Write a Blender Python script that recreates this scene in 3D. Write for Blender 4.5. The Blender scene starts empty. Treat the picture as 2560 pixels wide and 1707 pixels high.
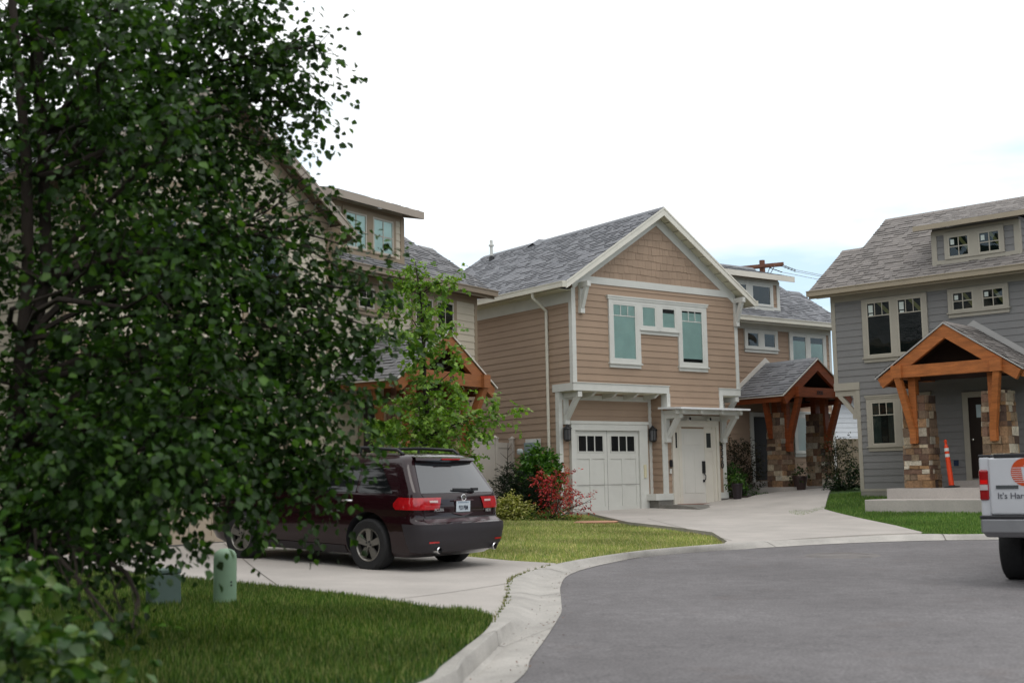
import bpy, bmesh, math, random
import numpy as np
from mathutils import Vector, Matrix
random.seed(7); RNG = np.random.default_rng(7)
R = math.radians
scn = bpy.context.scene
COL = scn.collection

# ------------------------------------------------------------------ camera, world, sun, exposure
F_PX, PITCH, ROLL, EYE = 3050.54, 0.113583, -0.0176483, 1.6
_c, _s, _cr, _sr = math.cos(PITCH), math.sin(PITCH), math.cos(ROLL), math.sin(ROLL)
_right = np.array([1, 0, 0.]); FWD = np.array([0, _c, _s]); _up = np.array([0, -_s, _c])
RT = _cr*_right + _sr*_up; UP = -_sr*_right + _cr*_up
CAM = np.array([0, 0, EYE])
cam_d = bpy.data.cameras.new('camera'); cam = bpy.data.objects.new('camera', cam_d); COL.objects.link(cam)
cam_d.sensor_width = 36; cam_d.lens = 36*F_PX/2560; cam_d.clip_end = 3000; cam_d.clip_start = .05
cam.matrix_world = Matrix(((RT[0], UP[0], -FWD[0], 0), (RT[1], UP[1], -FWD[1], 0), (RT[2], UP[2], -FWD[2], EYE), (0, 0, 0, 1)))
cam_d.dof.use_dof = True; cam_d.dof.focus_distance = 30; cam_d.dof.aperture_fstop = 2.0
scn.camera = cam
scn.view_settings.view_transform = 'Standard'; scn.view_settings.look = 'None'
scn.view_settings.exposure = 0.12; scn.view_settings.gamma = 1

SUN_EL, SUN_AZ = R(62), R(150)
world = bpy.data.worlds.new('World'); scn.world = world; world.use_nodes = True
nt = world.node_tree; nt.nodes.clear()
def nn(t, typ, **kw):
    n = t.nodes.new(typ)
    for k, v in kw.items(): setattr(n, k, v)
    return n
def ramp(t, fac, stops, interp='LINEAR'):
    r = nn(t, 'ShaderNodeValToRGB'); e = r.color_ramp.elements; r.color_ramp.interpolation = interp
    while len(e) < len(stops): e.new(.5)
    for i, (p, c) in enumerate(stops):
        e[i].position = p; e[i].color = (*c, 1) if len(c) == 3 else c
    if fac is not None: t.links.new(fac, r.inputs[0])
    return r
def mixc(t, fac, a, b, mode='MIX'):
    m = nn(t, 'ShaderNodeMix', data_type='RGBA', blend_type=mode)
    for s, v in ((0, fac), (6, a), (7, b)):
        if hasattr(v, 'links'): t.links.new(v, m.inputs[s])
        elif s == 0: m.inputs[0].default_value = v
        else: m.inputs[s].default_value = (*v[:3], 1)
    return m.outputs[2]
def math_(t, op, a, b=0):
    m = nn(t, 'ShaderNodeMath', operation=op)
    for i, v in enumerate((a, b)):
        if hasattr(v, 'links'): t.links.new(v, m.inputs[i])
        else: m.inputs[i].default_value = v
    return m.outputs[0]
sky = nn(nt, 'ShaderNodeTexSky', sky_type='NISHITA', sun_disc=False, sun_elevation=SUN_EL, sun_rotation=SUN_AZ)
geo = nn(nt, 'ShaderNodeNewGeometry')
vm = nn(nt, 'ShaderNodeVectorMath', operation='SCALE'); vm.inputs[3].default_value = -1
nt.links.new(geo.outputs['Incoming'], vm.inputs[0])
mp = nn(nt, 'ShaderNodeMapping'); mp.inputs['Scale'].default_value = (2.2, 2.2, 9); mp.inputs['Rotation'].default_value = (0, R(4), 0)
mp.inputs['Location'].default_value = (0.35, 0.2, 0.1)
nt.links.new(vm.outputs[0], mp.inputs['Vector'])
no = nn(nt, 'ShaderNodeTexNoise'); no.inputs['Scale'].default_value = 1.5; no.inputs['Detail'].default_value = 6
nt.links.new(mp.outputs[0], no.inputs['Vector'])
sx = nn(nt, 'ShaderNodeSeparateXYZ'); nt.links.new(vm.outputs[0], sx.inputs[0])
lowband = ramp(nt, sx.outputs[2], [(0, (.55,)*3), (.10, (.88,)*3), (.20, (.85,)*3), (.29, (.2,)*3), (.42, (0,)*3)])
blue = ramp(nt, math_(nt, 'ADD', no.outputs[0], math_(nt, 'MULTIPLY', math_(nt, 'SUBTRACT', lowband.outputs[0], .5), .35)),
            [(.44, (0,)*3), (.66, (1,)*3)])
pale = mixc(nt, .75, sky.outputs[0], (6.6, 9.8, 12.2))
skycol = mixc(nt, math_(nt, 'MULTIPLY', blue.outputs[0], .8), (13.6, 13.8, 14.0), pale)
bg = nn(nt, 'ShaderNodeBackground'); bg.inputs[1].default_value = .09
nt.links.new(skycol, bg.inputs[0])
nt.links.new(bg.outputs[0], nn(nt, 'ShaderNodeOutputWorld').inputs[0])
sun_d = bpy.data.lights.new('sun', 'SUN'); sun_d.energy = .6; sun_d.angle = R(28); sun_d.color = (1, .95, .88)
sun = bpy.data.objects.new('sun', sun_d); COL.objects.link(sun)
sd = Vector((math.sin(SUN_AZ)*math.cos(SUN_EL), math.cos(SUN_AZ)*math.cos(SUN_EL), math.sin(SUN_EL)))
sun.rotation_euler = sd.to_track_quat('Z', 'Y').to_euler()

# ------------------------------------------------------------------ helpers
def ray(x, y): return FWD + RT*((x-1280)/F_PX) - UP*((y-853.5)/F_PX)
def at(x, y, d):
    r = ray(x, y); return CAM + r*(d/r[1])
def lin(h):
    if not isinstance(h, str): return h
    h = h.lstrip('#'); v = [int(h[i:i+2], 16)/255 for i in (0, 2, 4)]
    return tuple(c/12.92 if c <= .04045 else ((c+.055)/1.055)**2.4 for c in v)

def ridge_cap(mb, a, b, out, sl, w=.15):
    """two thin sloped strips along the ridge a-b; out = horizontal unit vector across it"""
    a, b, o = Vector(a), Vector(b), Vector(out)
    for q in (-1, 1):
        d = o*(q*w)+Vector((0, 0, -sl*w)); n = Vector((0, 0, .026)); k = max(1, int((b-a).length/.3))
        for i in range(k):
            p, r = a.lerp(b, i/k), a.lerp(b, (i+.96)/k)
            mb.hexa([p+d, r+d, r, p, p+d+n, r+d+n, r+n, p+n])
class MB:
    """collects shapes and links them as one mesh object"""
    def __init__(s, ofs=(0, 0, 0)): s.v = []; s.f = []; s.c = []; s.o = ofs; s.col = (1, 1, 1); s.anyc = False; s.mi = []; s.m = 0; s.T = None
    def setcol(s, c): s.col = c; s.anyc = True
    def pts(s, ps):
        n = len(s.v)
        for p in ps:
            if s.T is not None: p = s.T @ Vector(p)
            s.v.append((p[0]+s.o[0], p[1]+s.o[1], p[2]+s.o[2]))
        return n
    def face(s, idx): s.f.append(tuple(idx)); s.c.append(s.col); s.mi.append(s.m)
    def poly(s, ps): n = s.pts(ps); s.face(range(n, n+len(ps)))
    def box(s, x0, x1, y0, y1, z0, z1):
        x0, x1 = min(x0, x1), max(x0, x1); y0, y1 = min(y0, y1), max(y0, y1); z0, z1 = min(z0, z1), max(z0, z1)
        s.hexa([(x0, y0, z0), (x1, y0, z0), (x1, y1, z0), (x0, y1, z0), (x0, y0, z1), (x1, y0, z1), (x1, y1, z1), (x0, y1, z1)])
    def hexa(s, p):
        n = s.pts(p)
        for q in ((3, 2, 1, 0), (4, 5, 6, 7), (0, 1, 5, 4), (1, 2, 6, 5), (2, 3, 7, 6), (3, 0, 4, 7)): s.face([n+i for i in q])
    def ext(s, ps, d):
        k = len(ps); n = s.pts(ps); s.pts([(p[0]+d[0], p[1]+d[1], p[2]+d[2]) for p in ps])
        s.face(range(n+k-1, n-1, -1)); s.face(range(n+k, n+2*k))
        for i in range(k): j = (i+1) % k; s.face((n+i, n+j, n+k+j, n+k+i))
    def beam(s, a, b, w, h, up=(0, 0, 1)):
        a = Vector(a); b = Vector(b); d = (b-a).normalized(); u = Vector(up)
        r = d.cross(u)
        if r.length < 1e-4: r = d.cross(Vector((1, 0, 0)))
        r.normalize(); u = r.cross(d); r = r*(w/2); u = u*(h/2)
        s.hexa([a-r-u, a+r-u, b+r-u, b-r-u, a-r+u, a+r+u, b+r+u, b-r+u])
    def tube(s, pts, rad, n=8, cap=True):
        pts = [Vector(p) for p in pts]
        if not hasattr(rad, '__len__'): rad = [rad]*len(pts)
        rings = []; prev = None
        for i, p in enumerate(pts):
            d = (pts[min(i+1, len(pts)-1)] - pts[max(i-1, 0)]).normalized()
            r = prev if prev is not None else (Vector((0, 0, 1)) if abs(d.z) < .9 else Vector((1, 0, 0)))
            r = (r - d*r.dot(d)).normalized(); prev = r; u = d.cross(r)
            rings.append(s.pts([p + (r*math.cos(2*math.pi*k/n) + u*math.sin(2*math.pi*k/n))*rad[i] for k in range(n)]))
        for a, b in zip(rings, rings[1:]):
            for k in range(n): j = (k+1) % n; s.face((a+k, a+j, b+j, b+k))
        if cap: s.face(range(rings[0]+n-1, rings[0]-1, -1)); s.face(range(rings[-1], rings[-1]+n))
    def lathe(s, prof, c=(0, 0, 0), axis='z', n=24, cap=True):
        rings = []
        for r, h in prof:
            ps = []
            for k in range(n):
                a = 2*math.pi*k/n; x, y = r*math.cos(a), r*math.sin(a)
                ps.append({'z': (c[0]+x, c[1]+y, c[2]+h), 'y': (c[0]+x, c[1]+h, c[2]+y), 'x': (c[0]+h, c[1]+x, c[2]+y)}[axis])
            rings.append(s.pts(ps))
        for a, b in zip(rings, rings[1:]):
            for k in range(n): j = (k+1) % n; s.face((a+k, a+j, b+j, b+k))
        if cap: s.face(range(rings[0]+n-1, rings[0]-1, -1)); s.face(range(rings[-1], rings[-1]+n))
    def grid(s, rows):
        k = len(rows[0]); st = [s.pts(r) for r in rows]
        for a, b in zip(st, st[1:]):
            for i in range(k-1): s.face((a+i, a+i+1, b+i+1, b+i))
    def build(s, name, mat, parent=None, smooth=None, loc=None, bevel=0, recalc=False):
        me = bpy.data.meshes.new(name); me.from_pydata(s.v, [], s.f)
        if recalc:
            bm = bmesh.new(); bm.from_mesh(me); bmesh.ops.recalc_face_normals(bm, faces=bm.faces[:]); bm.to_mesh(me); bm.free()
        for m in (mat if isinstance(mat, (list, tuple)) else [mat]): me.materials.append(m)
        if len(set(s.mi)) > 1: me.polygons.foreach_set('material_index', s.mi)
        if s.anyc:
            a = me.color_attributes.new('Col', 'FLOAT_COLOR', 'CORNER')
            arr = np.ones((len(me.loops), 4), dtype=np.float32); i = 0
            for f, c in zip(s.f, s.c): arr[i:i+len(f), :3] = c; i += len(f)
            a.data.foreach_set('color', arr.ravel())
        me.update()
        if smooth is not None:
            me.polygons.foreach_set('use_smooth', [True]*len(me.polygons))
            if smooth < 180: me.set_sharp_from_angle(angle=R(smooth))
        o = bpy.data.objects.new(name, me); COL.objects.link(o)
        if parent is not None: o.parent = parent
        if loc is not None: o.location = loc
        if bevel:
            b = o.modifiers.new('bevel', 'BEVEL'); b.width = bevel; b.segments = 2; b.limit_method = 'ANGLE'
        return o
def tag(o, label=None, cat=None, group=None, kind=None):
    if label: o['label'] = label
    if cat: o['category'] = cat
    if group: o['group'] = group
    if kind: o['kind'] = kind
    return o
def empty(name, loc, rz=0, label=None, cat=None, group=None):
    o = bpy.data.objects.new(name, None); COL.objects.link(o); o.location = loc; o.rotation_euler = (0, 0, rz)
    o.empty_display_size = .2
    return tag(o, label, cat, group)
def text_mesh(name, s, size, mat, parent, M, ext=.003, shear=0, bold=0):
    cu = bpy.data.curves.new(name, 'FONT'); cu.body = s; cu.size = size; cu.extrude = ext; cu.align_x = 'CENTER'; cu.shear = shear; cu.offset = bold
    t = bpy.data.objects.new('t', cu); COL.objects.link(t)
    dg = bpy.context.evaluated_depsgraph_get()
    me = bpy.data.meshes.new_from_object(t.evaluated_get(dg)); me.name = name
    bpy.data.objects.remove(t); bpy.data.curves.remove(cu)
    me.materials.clear(); me.materials.append(mat)
    o = bpy.data.objects.new(name, me); COL.objects.link(o); o.parent = parent; o.matrix_local = M
    return o

# ------------------------------------------------------------------ materials
MAT = {}
def pm(name, col, rough=.7, var=.10, scale=2.5, bump=0., bscale=60, metal=0, coat=0, attr=False, spec=.4, col2=None, stretch=None, fine=0, trans=0):
    if name in MAT: return MAT[name]
    m = bpy.data.materials.new(name); m.use_nodes = True; t = m.node_tree; b = t.nodes['Principled BSDF']
    tc = nn(t, 'ShaderNodeTexCoord'); v = tc.outputs['Object']
    if stretch:
        mpn = nn(t, 'ShaderNodeMapping'); mpn.inputs['Scale'].default_value = stretch; t.links.new(v, mpn.inputs[0]); v = mpn.outputs[0]
    n1 = nn(t, 'ShaderNodeTexNoise'); n1.inputs['Scale'].default_value = scale; n1.inputs['Detail'].default_value = 5; n1.inputs['Roughness'].default_value = .6
    t.links.new(v, n1.inputs['Vector'])
    c = lin(col)
    if attr:
        at_ = nn(t, 'ShaderNodeVertexColor', layer_name='Col')
        base = mixc(t, 1, at_.outputs[0], c, 'MULTIPLY')
    else: base = c
    if col2 is not None:
        r = ramp(t, n1.outputs[0], [(.38, c), (.62, lin(col2))]); base = r.outputs[0]
    else:
        r = ramp(t, n1.outputs[0], [(.3, (1-var,)*3), (.7, (1+var,)*3)])
        base = mixc(t, 1, base, r.outputs[0], 'MULTIPLY')
    if fine:
        n3 = nn(t, 'ShaderNodeTexNoise'); n3.inputs['Scale'].default_value = bscale; n3.inputs['Detail'].default_value = 3; t.links.new(v, n3.inputs['Vector'])
        r3 = ramp(t, n3.outputs[0], [(.3, (1-fine,)*3), (.7, (1+fine,)*3)]); base = mixc(t, 1, base, r3.outputs[0], 'MULTIPLY')
    if hasattr(base, 'links'): t.links.new(base, b.inputs['Base Color'])
    else: b.inputs['Base Color'].default_value = (*base, 1)
    b.inputs['Roughness'].default_value = rough; b.inputs['Metallic'].default_value = metal
    b.inputs['Coat Weight'].default_value = coat; b.inputs['Coat Roughness'].default_value = .04
    b.inputs['Specular IOR Level'].default_value = spec
    if bump:
        n2 = nn(t, 'ShaderNodeTexNoise'); n2.inputs['Scale'].default_value = bscale; n2.inputs['Detail'].default_value = 4; t.links.new(v, n2.inputs['Vector'])
        bn = nn(t, 'ShaderNodeBump'); bn.inputs['Strength'].default_value = bump; bn.inputs['Distance'].default_value = .02
        t.links.new(n2.outputs[0], bn.inputs['Height']); t.links.new(bn.outputs[0], b.inputs['Normal'])
    if trans:
        tr = nn(t, 'ShaderNodeBsdfTranslucent')
        tcx = mixc(t, 1, base, (1.5, 1.7, .5), 'MULTIPLY'); t.links.new(tcx, tr.inputs[0])
        ms = nn(t, 'ShaderNodeMixShader'); ms.inputs[0].default_value = trans
        out = t.nodes['Material Output']; t.links.new(b.outputs[0], ms.inputs[1]); t.links.new(tr.outputs[0], ms.inputs[2]); t.links.new(ms.outputs[0], out.inputs[0])
    MAT[name] = m; return m
def glass(name, tint, refl=1.0):
    m = bpy.data.materials.new(name); m.use_nodes = True; t = m.node_tree; t.nodes.clear()
    tr = nn(t, 'ShaderNodeBsdfTransparent'); tr.inputs[0].default_value = (*tint, 1)
    gl = nn(t, 'ShaderNodeBsdfGlossy'); gl.inputs['Roughness'].default_value = .015
    tc = nn(t, 'ShaderNodeTexCoord'); n = nn(t, 'ShaderNodeTexNoise'); n.inputs['Scale'].default_value = 1.1; t.links.new(tc.outputs['Object'], n.inputs[0])
    bn = nn(t, 'ShaderNodeBump'); bn.inputs['Strength'].default_value = .12; bn.inputs['Distance'].default_value = .05
    t.links.new(n.outputs[0], bn.inputs['Height']); t.links.new(bn.outputs[0], gl.inputs['Normal'])
    fr = nn(t, 'ShaderNodeFresnel'); fr.inputs[0].default_value = 1.52
    ms = nn(t, 'ShaderNodeMixShader'); t.links.new(math_(t, 'MULTIPLY', fr.outputs[0], 1.5*refl), ms.inputs[0])
    t.links.new(tr.outputs[0], ms.inputs[1]); t.links.new(gl.outputs[0], ms.inputs[2])
    t.links.new(ms.outputs[0], nn(t, 'ShaderNodeOutputMaterial').inputs[0]); return m
GLASS = glass('window_glass', (.76, .92, .885)); CARGLASS = glass('car_glass', (.12, .13, .13), 1.3)
TRIM_W = pm('white_trim', (.60, .60, .56), .55, .05)
CONC = pm('concrete', '#b3aca6', .85, .14, .9, .15, 70, fine=.10)
CONC2 = pm('rough_concrete', '#77746e', .9, .2, 2.5, .3, 40, fine=.15)
CEDAR = pm('cedar_timber', '#a3602f', .6, .28, 3, .15, 30, stretch=(1, 1, 6), fine=.15)
CEDAR_D = pm('dark_cedar_timber', '#80401f', .55, .25, 3, .15, 30, stretch=(1, 1, 6), fine=.15)
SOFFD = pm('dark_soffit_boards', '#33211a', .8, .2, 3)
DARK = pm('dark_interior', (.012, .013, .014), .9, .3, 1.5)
BLACKM = pm('black_metal', (.018, .018, .02), .4, .1)
STONE = pm('cut_stone', (1, 1, 1), .85, .28, 9, .5, 26, attr=True, fine=.2)
SHINGLE = pm('asphalt_shingles', (1, 1, 1), .92, .06, 1.2, .3, 120, attr=True, fine=.14)

# ------------------------------------------------------------------ ground heights (thin plate spline over surveyed spots)
CP = np.array([(-.8,8.9,.34),(-.1,11,.33),(.25,13,.27),(.4,15,.29),(1.7,19,.37),(4.3,21.7,.41),(8.8,22.9,.43),(13,22.4,.45),
 (-1.5,18.35,.37),(-3.2,20.2,.47),(-6.0,22.4,.53),(2.6,33.4,.74),(1.6,31.9,.70),(4.4,34.2,.77),(5.3,34.6,.84),(7.8,36.8,1.1),(9.25,32.8,1.03),(9.0,30.6,.80),(12,28.2,.80),
 (-3.5,14,.42),(-8,15,.5),(-8,10,.4),(-3,27,.66),(17,26,.8),(16,40,1.35),(-18,25,.7),(-16,12,.5),(0,40,1.0),(-2.5,6.5,.32),(-9,5,.36),(0,35,.85)], float)
def _phi(r2): return .5*r2*np.log(r2+1e-9)
_n = len(CP); _K = _phi(((CP[:, None, :2]-CP[None, :, :2])**2).sum(-1)) + np.eye(_n)*.3
_P = np.c_[np.ones(_n), CP[:, :2]]
_sol = np.linalg.solve(np.block([[_K, _P], [_P.T, np.zeros((3, 3))]]), np.r_[CP[:, 2], 0, 0, 0])
def yard_a(X, Y):
    X = np.clip(X, -22, 20); Y = np.clip(Y, 4, 45)
    d2 = (X[..., None]-CP[:, 0])**2 + (Y[..., None]-CP[:, 1])**2
    return _phi(d2) @ _sol[:_n] + _sol[_n] + X*_sol[_n+1] + Y*_sol[_n+2]
def yard(x, y): return float(yard_a(np.array([x], float), np.array([y], float))[0])
def road(x, y): return .05 + .014*y
def g(px, py, zf):
    r = ray(px, py); t = 15.
    for _ in range(60):
        P = CAM + r*t; z = zf(P[0], P[1]); t = .5*t + .5*(z-EYE)/r[2] if r[2] < 0 else t
    return CAM + r*t
def frame(a, O): return np.array([math.cos(a), math.sin(a), 0]), np.array([-math.sin(a), math.cos(a), 0]), np.array(O, float)
AT, AG, AC = .631529, -.742328, .974051
TU, TV, TO = frame(AT, (1.58474, 31.8, 0)); GU, GV, GO = frame(AG, (9.2543, 32.8, 0)); CU, CV, CO = frame(AC, (-.94491, 32.2, 0))
def tw(u, v): return (TO + TU*u + TV*v)[:2]
def gw(u, v): return (GO + GU*u + GV*v)[:2]
def cw(u, v): return (CO + CU*u + CV*v)[:2]

def sheet(name, poly, zf, mat, step=.5, skirt=0, parent=None):
    bm = bmesh.new(); vs = [bm.verts.new((p[0], p[1], 0)) for p in poly]; bm.faces.new(vs)
    bmesh.ops.triangulate(bm, faces=bm.faces[:])
    xs = [p[0] for p in poly]; ys = [p[1] for p in poly]
    for ax, lo, hi in ((0, min(xs), max(xs)), (1, min(ys), max(ys))):
        k = math.ceil(lo/step)*step
        while k < hi:
            co = (k, 0, 0) if ax == 0 else (0, k, 0); no_ = (1, 0, 0) if ax == 0 else (0, 1, 0)
            bmesh.ops.bisect_plane(bm, geom=bm.verts[:]+bm.edges[:]+bm.faces[:], plane_co=co, plane_no=no_); k += step
    bmesh.ops.recalc_face_normals(bm, faces=bm.faces[:])
    if bm.faces[0].normal.z < 0: bmesh.ops.reverse_faces(bm, faces=bm.faces[:])
    bm.verts.ensure_lookup_table()
    z = zf(np.array([v.co.x for v in bm.verts]), np.array([v.co.y for v in bm.verts]))
    for v, zz in zip(bm.verts, z): v.co.z = zz
    if skirt:
        be = [e for e in bm.edges if e.is_boundary]
        r = bmesh.ops.extrude_edge_only(bm, edges=be)
        for v in [x for x in r['geom'] if isinstance(x, bmesh.types.BMVert)]: v.co.z -= skirt
    me = bpy.data.meshes.new(name); bm.to_mesh(me); bm.free(); me.materials.append(mat)
    o = bpy.data.objects.new(name, me); COL.objects.link(o); o.parent = parent
    return o
def inpoly(X, Y, poly):
    ins = np.zeros(len(X), bool); n = len(poly); j = n-1
    for i in range(n):
        xi, yi = poly[i][:2]; xj, yj = poly[j][:2]
        with np.errstate(divide='ignore', invalid='ignore'):
            ins ^= ((yi > Y) != (yj > Y)) & (X < (xj-xi)*(Y-yi)/(yj-yi+1e-12)+xi)
        j = i
    return ins

# ------------------------------------------------------------------ ground, road, kerb, drives, lawns
ZA = lambda dz: (lambda X, Y: yard_a(np.asarray(X, float), np.asarray(Y, float))+dz)
A_px = [(1295,1700),(1327,1647),(1367,1592),(1392,1552),(1404,1527),(1402,1493),(1402,1464),(1423,1437),(1495,1414),(1623,1390),(1793,1375),(1914,1369),(2090,1359),(2294,1352),(2490,1349)]
B_px = [(1040,1707),(1104,1662),(1170,1610),(1215,1573),(1236,1543),(1266,1501),(1272,1454),(1300,1436),(1389,1409),(1495,1390),(1623,1373),(1806,1358),(2090,1343),(2302,1334),(2449,1334)]
Bh = [.15,.15,.15,.14,.10,.06,.05,.05,.08,.10,.11,.11,.07,.08,.10]
Apts = [g(*p, road) for p in A_px]
Bpts = [g(*p, (lambda h: (lambda x, y: road(x, y)+h))(h)) for p, h in zip(B_px, Bh)]
Apts = [np.array((-1.2, 4.0, 0)), np.array((-.62, 6.6, 0))] + Apts + [np.array((12.5, 22.3, 0)), np.array((16.5, 20, 0)), np.array((20, 16, 0))]
Bpts = [np.array((-1.95, 4.2, 0)), np.array((-1.40, 6.8, 0))] + Bpts + [np.array((12.8, 23.1, 0)), np.array((17.1, 20.6, 0)), np.array((20.8, 16.4, 0))]
Bh = [.15, .15] + Bh + [.1, .1, .1]
def resample(pts, hs, m=6):
    """Catmull-Rom through the stations"""
    out = []; oh = []; n = len(pts)
    for i in range(n-1):
        p0, p1, p2, p3 = pts[max(i-1, 0)], pts[i], pts[i+1], pts[min(i+2, n-1)]
        for k in range(m):
            t = k/m
            out.append(.5*((2*p1)+(-p0+p2)*t+(2*p0-5*p1+4*p2-p3)*t*t+(-p0+3*p1-3*p2+p3)*t**3)[:2]); oh.append(hs[i]*(1-t)+hs[i+1]*t)
    out.append(pts[-1][:2]); oh.append(hs[-1]); return out, oh
Ar, _ = resample(Apts, Bh); Br, Hr = resample(Bpts, Bh)
prof_v = [(0, 1, -.002), (.2, 1, 0), (.225, .92, 0), (.25, .08, 0), (.32, 0, -.012), (.62, 0, 0), (1, 0, .006)]
prof_r = [(0, 1, 0), (.16, .97, 0), (.3, .8, 0), (.45, .35, 0), (.58, .05, -.008), (.75, 0, -.004), (1, 0, .006)]
rows = []
for i, (a, b, h) in enumerate(zip(Ar, Br, Hr)):
    k = min(1, max(0, (34-i)/5)); row = []
    for (f1, h1, d1), (f2, h2, d2) in zip(prof_v, prof_r):
        f = f1*k+f2*(1-k); p = b + (a-b)*f
        row.append((p[0], p[1], road(*p) + h*(h1*k+h2*(1-k)) + d1*k+d2*(1-k)))
    row = [(row[0][0], row[0][1], row[0][2]-.3)] + row
    rows.append(row)
KERBM = pm('kerb_concrete', '#aaa6a0', .85, .2, 1.6, .2, 60, fine=.12)
mb = MB(); mb.grid(rows); tag(mb.build('kerb', KERBM, smooth=40), kind='structure')
ASPH = bpy.data.materials.new('asphalt'); ASPH.use_nodes = True
def asphalt_nodes(m):
    t = m.node_tree; b = t.nodes['Principled BSDF']; tc = nn(t, 'ShaderNodeTexCoord'); v = tc.outputs['Object']
    def N(s, d=4):
        n = nn(t, 'ShaderNodeTexNoise'); n.inputs['Scale'].default_value = s; n.inputs['Detail'].default_value = d; t.links.new(v, n.inputs[0]); return n.outputs[0]
    big = ramp(t, N(.45, 6), [(.35, lin('#615e5f')), (.68, lin('#716e6f'))])
    f = ramp(t, N(38, 8), [(.28, (.66,)*3), (.5, (1,)*3), (.74, (1.4,)*3)]); mid = ramp(t, N(5, 4), [(.3, (.88,)*3), (.7, (1.12,)*3)])
    c = mixc(t, 1, mixc(t, 1, big.outputs[0], mid.outputs[0], 'MULTIPLY'), f.outputs[0], 'MULTIPLY')
    vo = nn(t, 'ShaderNodeTexVoronoi'); vo.inputs['Scale'].default_value = 1.1; t.links.new(v, vo.inputs[0])
    sp = ramp(t, vo.outputs[0], [(.02, (1,)*3), (.035, (0,)*3)]); spn = ramp(t, N(.9), [(.56, (0,)*3), (.6, (1,)*3)])
    c = mixc(t, math_(t, 'MULTIPLY', sp.outputs[0], math_(t, 'MULTIPLY', spn.outputs[0], .55)), c, lin('#a89c90'))
    st = ramp(t, N(1.6, 6), [(.60, (0,)*3), (.74, (1,)*3)])
    c = mixc(t, math_(t, 'MULTIPLY', st.outputs[0], .22), c, lin('#5a4a42'))
    t.links.new(c, b.inputs['Base Color']); b.inputs['Roughness'].default_value = .85
    bn = nn(t, 'ShaderNodeBump'); bn.inputs['Strength'].default_value = .5; bn.inputs['Distance'].default_value = .006
    t.links.new(N(110, 3), bn.inputs['Height']); t.links.new(bn.outputs[0], b.inputs['Normal'])
asphalt_nodes(ASPH)
rpoly = [(p[0], p[1]) for p in Ar] + [(34, 14), (34, -12), (-2.6, -12)]
tag(sheet('road', rpoly, lambda X, Y: .05+.014*Y, ASPH, 2.0), kind='structure')
# wide base ground out to the horizon
mb = MB(); xs = list(np.arange(-40, 41, 1.)); xs = [-900, -300, -90] + xs + [90, 300, 900]; ys = [-900, -200, -40] + list(np.arange(-12, 56, 1.)) + [90, 300, 900]
rw = []
for y in ys:
    X = np.array(xs, float); Y = np.full(len(xs), y, float)
    z = np.minimum(yard_a(X, Y), .05+.014*np.clip(Y, -20, 60)) - .14
    rw.append([(a, y, zz) for a, zz in zip(xs, z)])
mb.grid(rw); tag(mb.build('ground', pm('soil', '#4d4436', .95, .3, .7, .4, 15)), kind='structure')

YA = ZA(0)
gy = lambda px, py, dz=0: g(px, py, lambda x, y: yard(x, y)+dz)[:2]
kb = [tuple(p) for p in Br]
i_dip0 = 5*6 + 6; i_dip1 = 10*6   # stations where the cream drive meets the gutter
edgeA = [gy(*p) for p in ((1227,1541),(1188,1526),(1130,1523),(1080,1522),(1027,1511),(880,1490),(642,1463),(590,1458),(520,1452),(367,1438),(267,1430),(100,1428))]
lawnA = kb[:i_dip0] + edgeA + [(-9, 16.6), (-14, 17), (-14, 3), (-2.3, 3)]
eBc = [gy(1389,1409), gy(1272,1402), gy(1170,1392)]
dirv = np.array(cw(-7.9, -2.1)) - np.array(eBc[-1])
edgeBc = eBc + [tuple(np.array(eBc[-1])+dirv*k) for k in (.4, .75, 1)]
driveC = kb[i_dip0-1:i_dip1+1] + edgeBc + [cw(-7.9, -1.3), cw(-14.2, -1.3)] + [(-9, 16.6)] + edgeA[::-1]
DRV = pm('drive_concrete', '#aea8a2', .85, .13, .8, .12, 60, fine=.09)
tag(sheet('cream_house_driveway', driveC, ZA(.012), DRV, .6, .12), kind='structure')
i_td0 = 13*6; 
tdl = [gy(1818,1357), gy(1781,1334), gy(1680,1320), gy(1572,1308), gy(1467,1283), gy(1393,1273)]
walk = [gy(2306,1334), gy(2240,1317), gy(2168,1302), gy(2060,1275), gy(2000,1260), gy(1972,1250), gy(1970,1243), gy(1985,1238), gy(2015,1234), gy(2062,1229)]
walkL = [gy(1928,1232), gy(1870,1240), gy(1825,1246)]
driveT = kb[i_td0:15*6+1] + walk + [tw(10.6, .35), tw(6.9, .2)] + walkL[:0] + [tw(6.2, -.15), tw(5.9, .3), tw(3, .8), tw(-.1, .8)] + tdl[::-1][1:]
tag(sheet('tan_house_driveway', driveT, ZA(.035), DRV, .6, .2), kind='structure')
LAWN = {}
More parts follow.
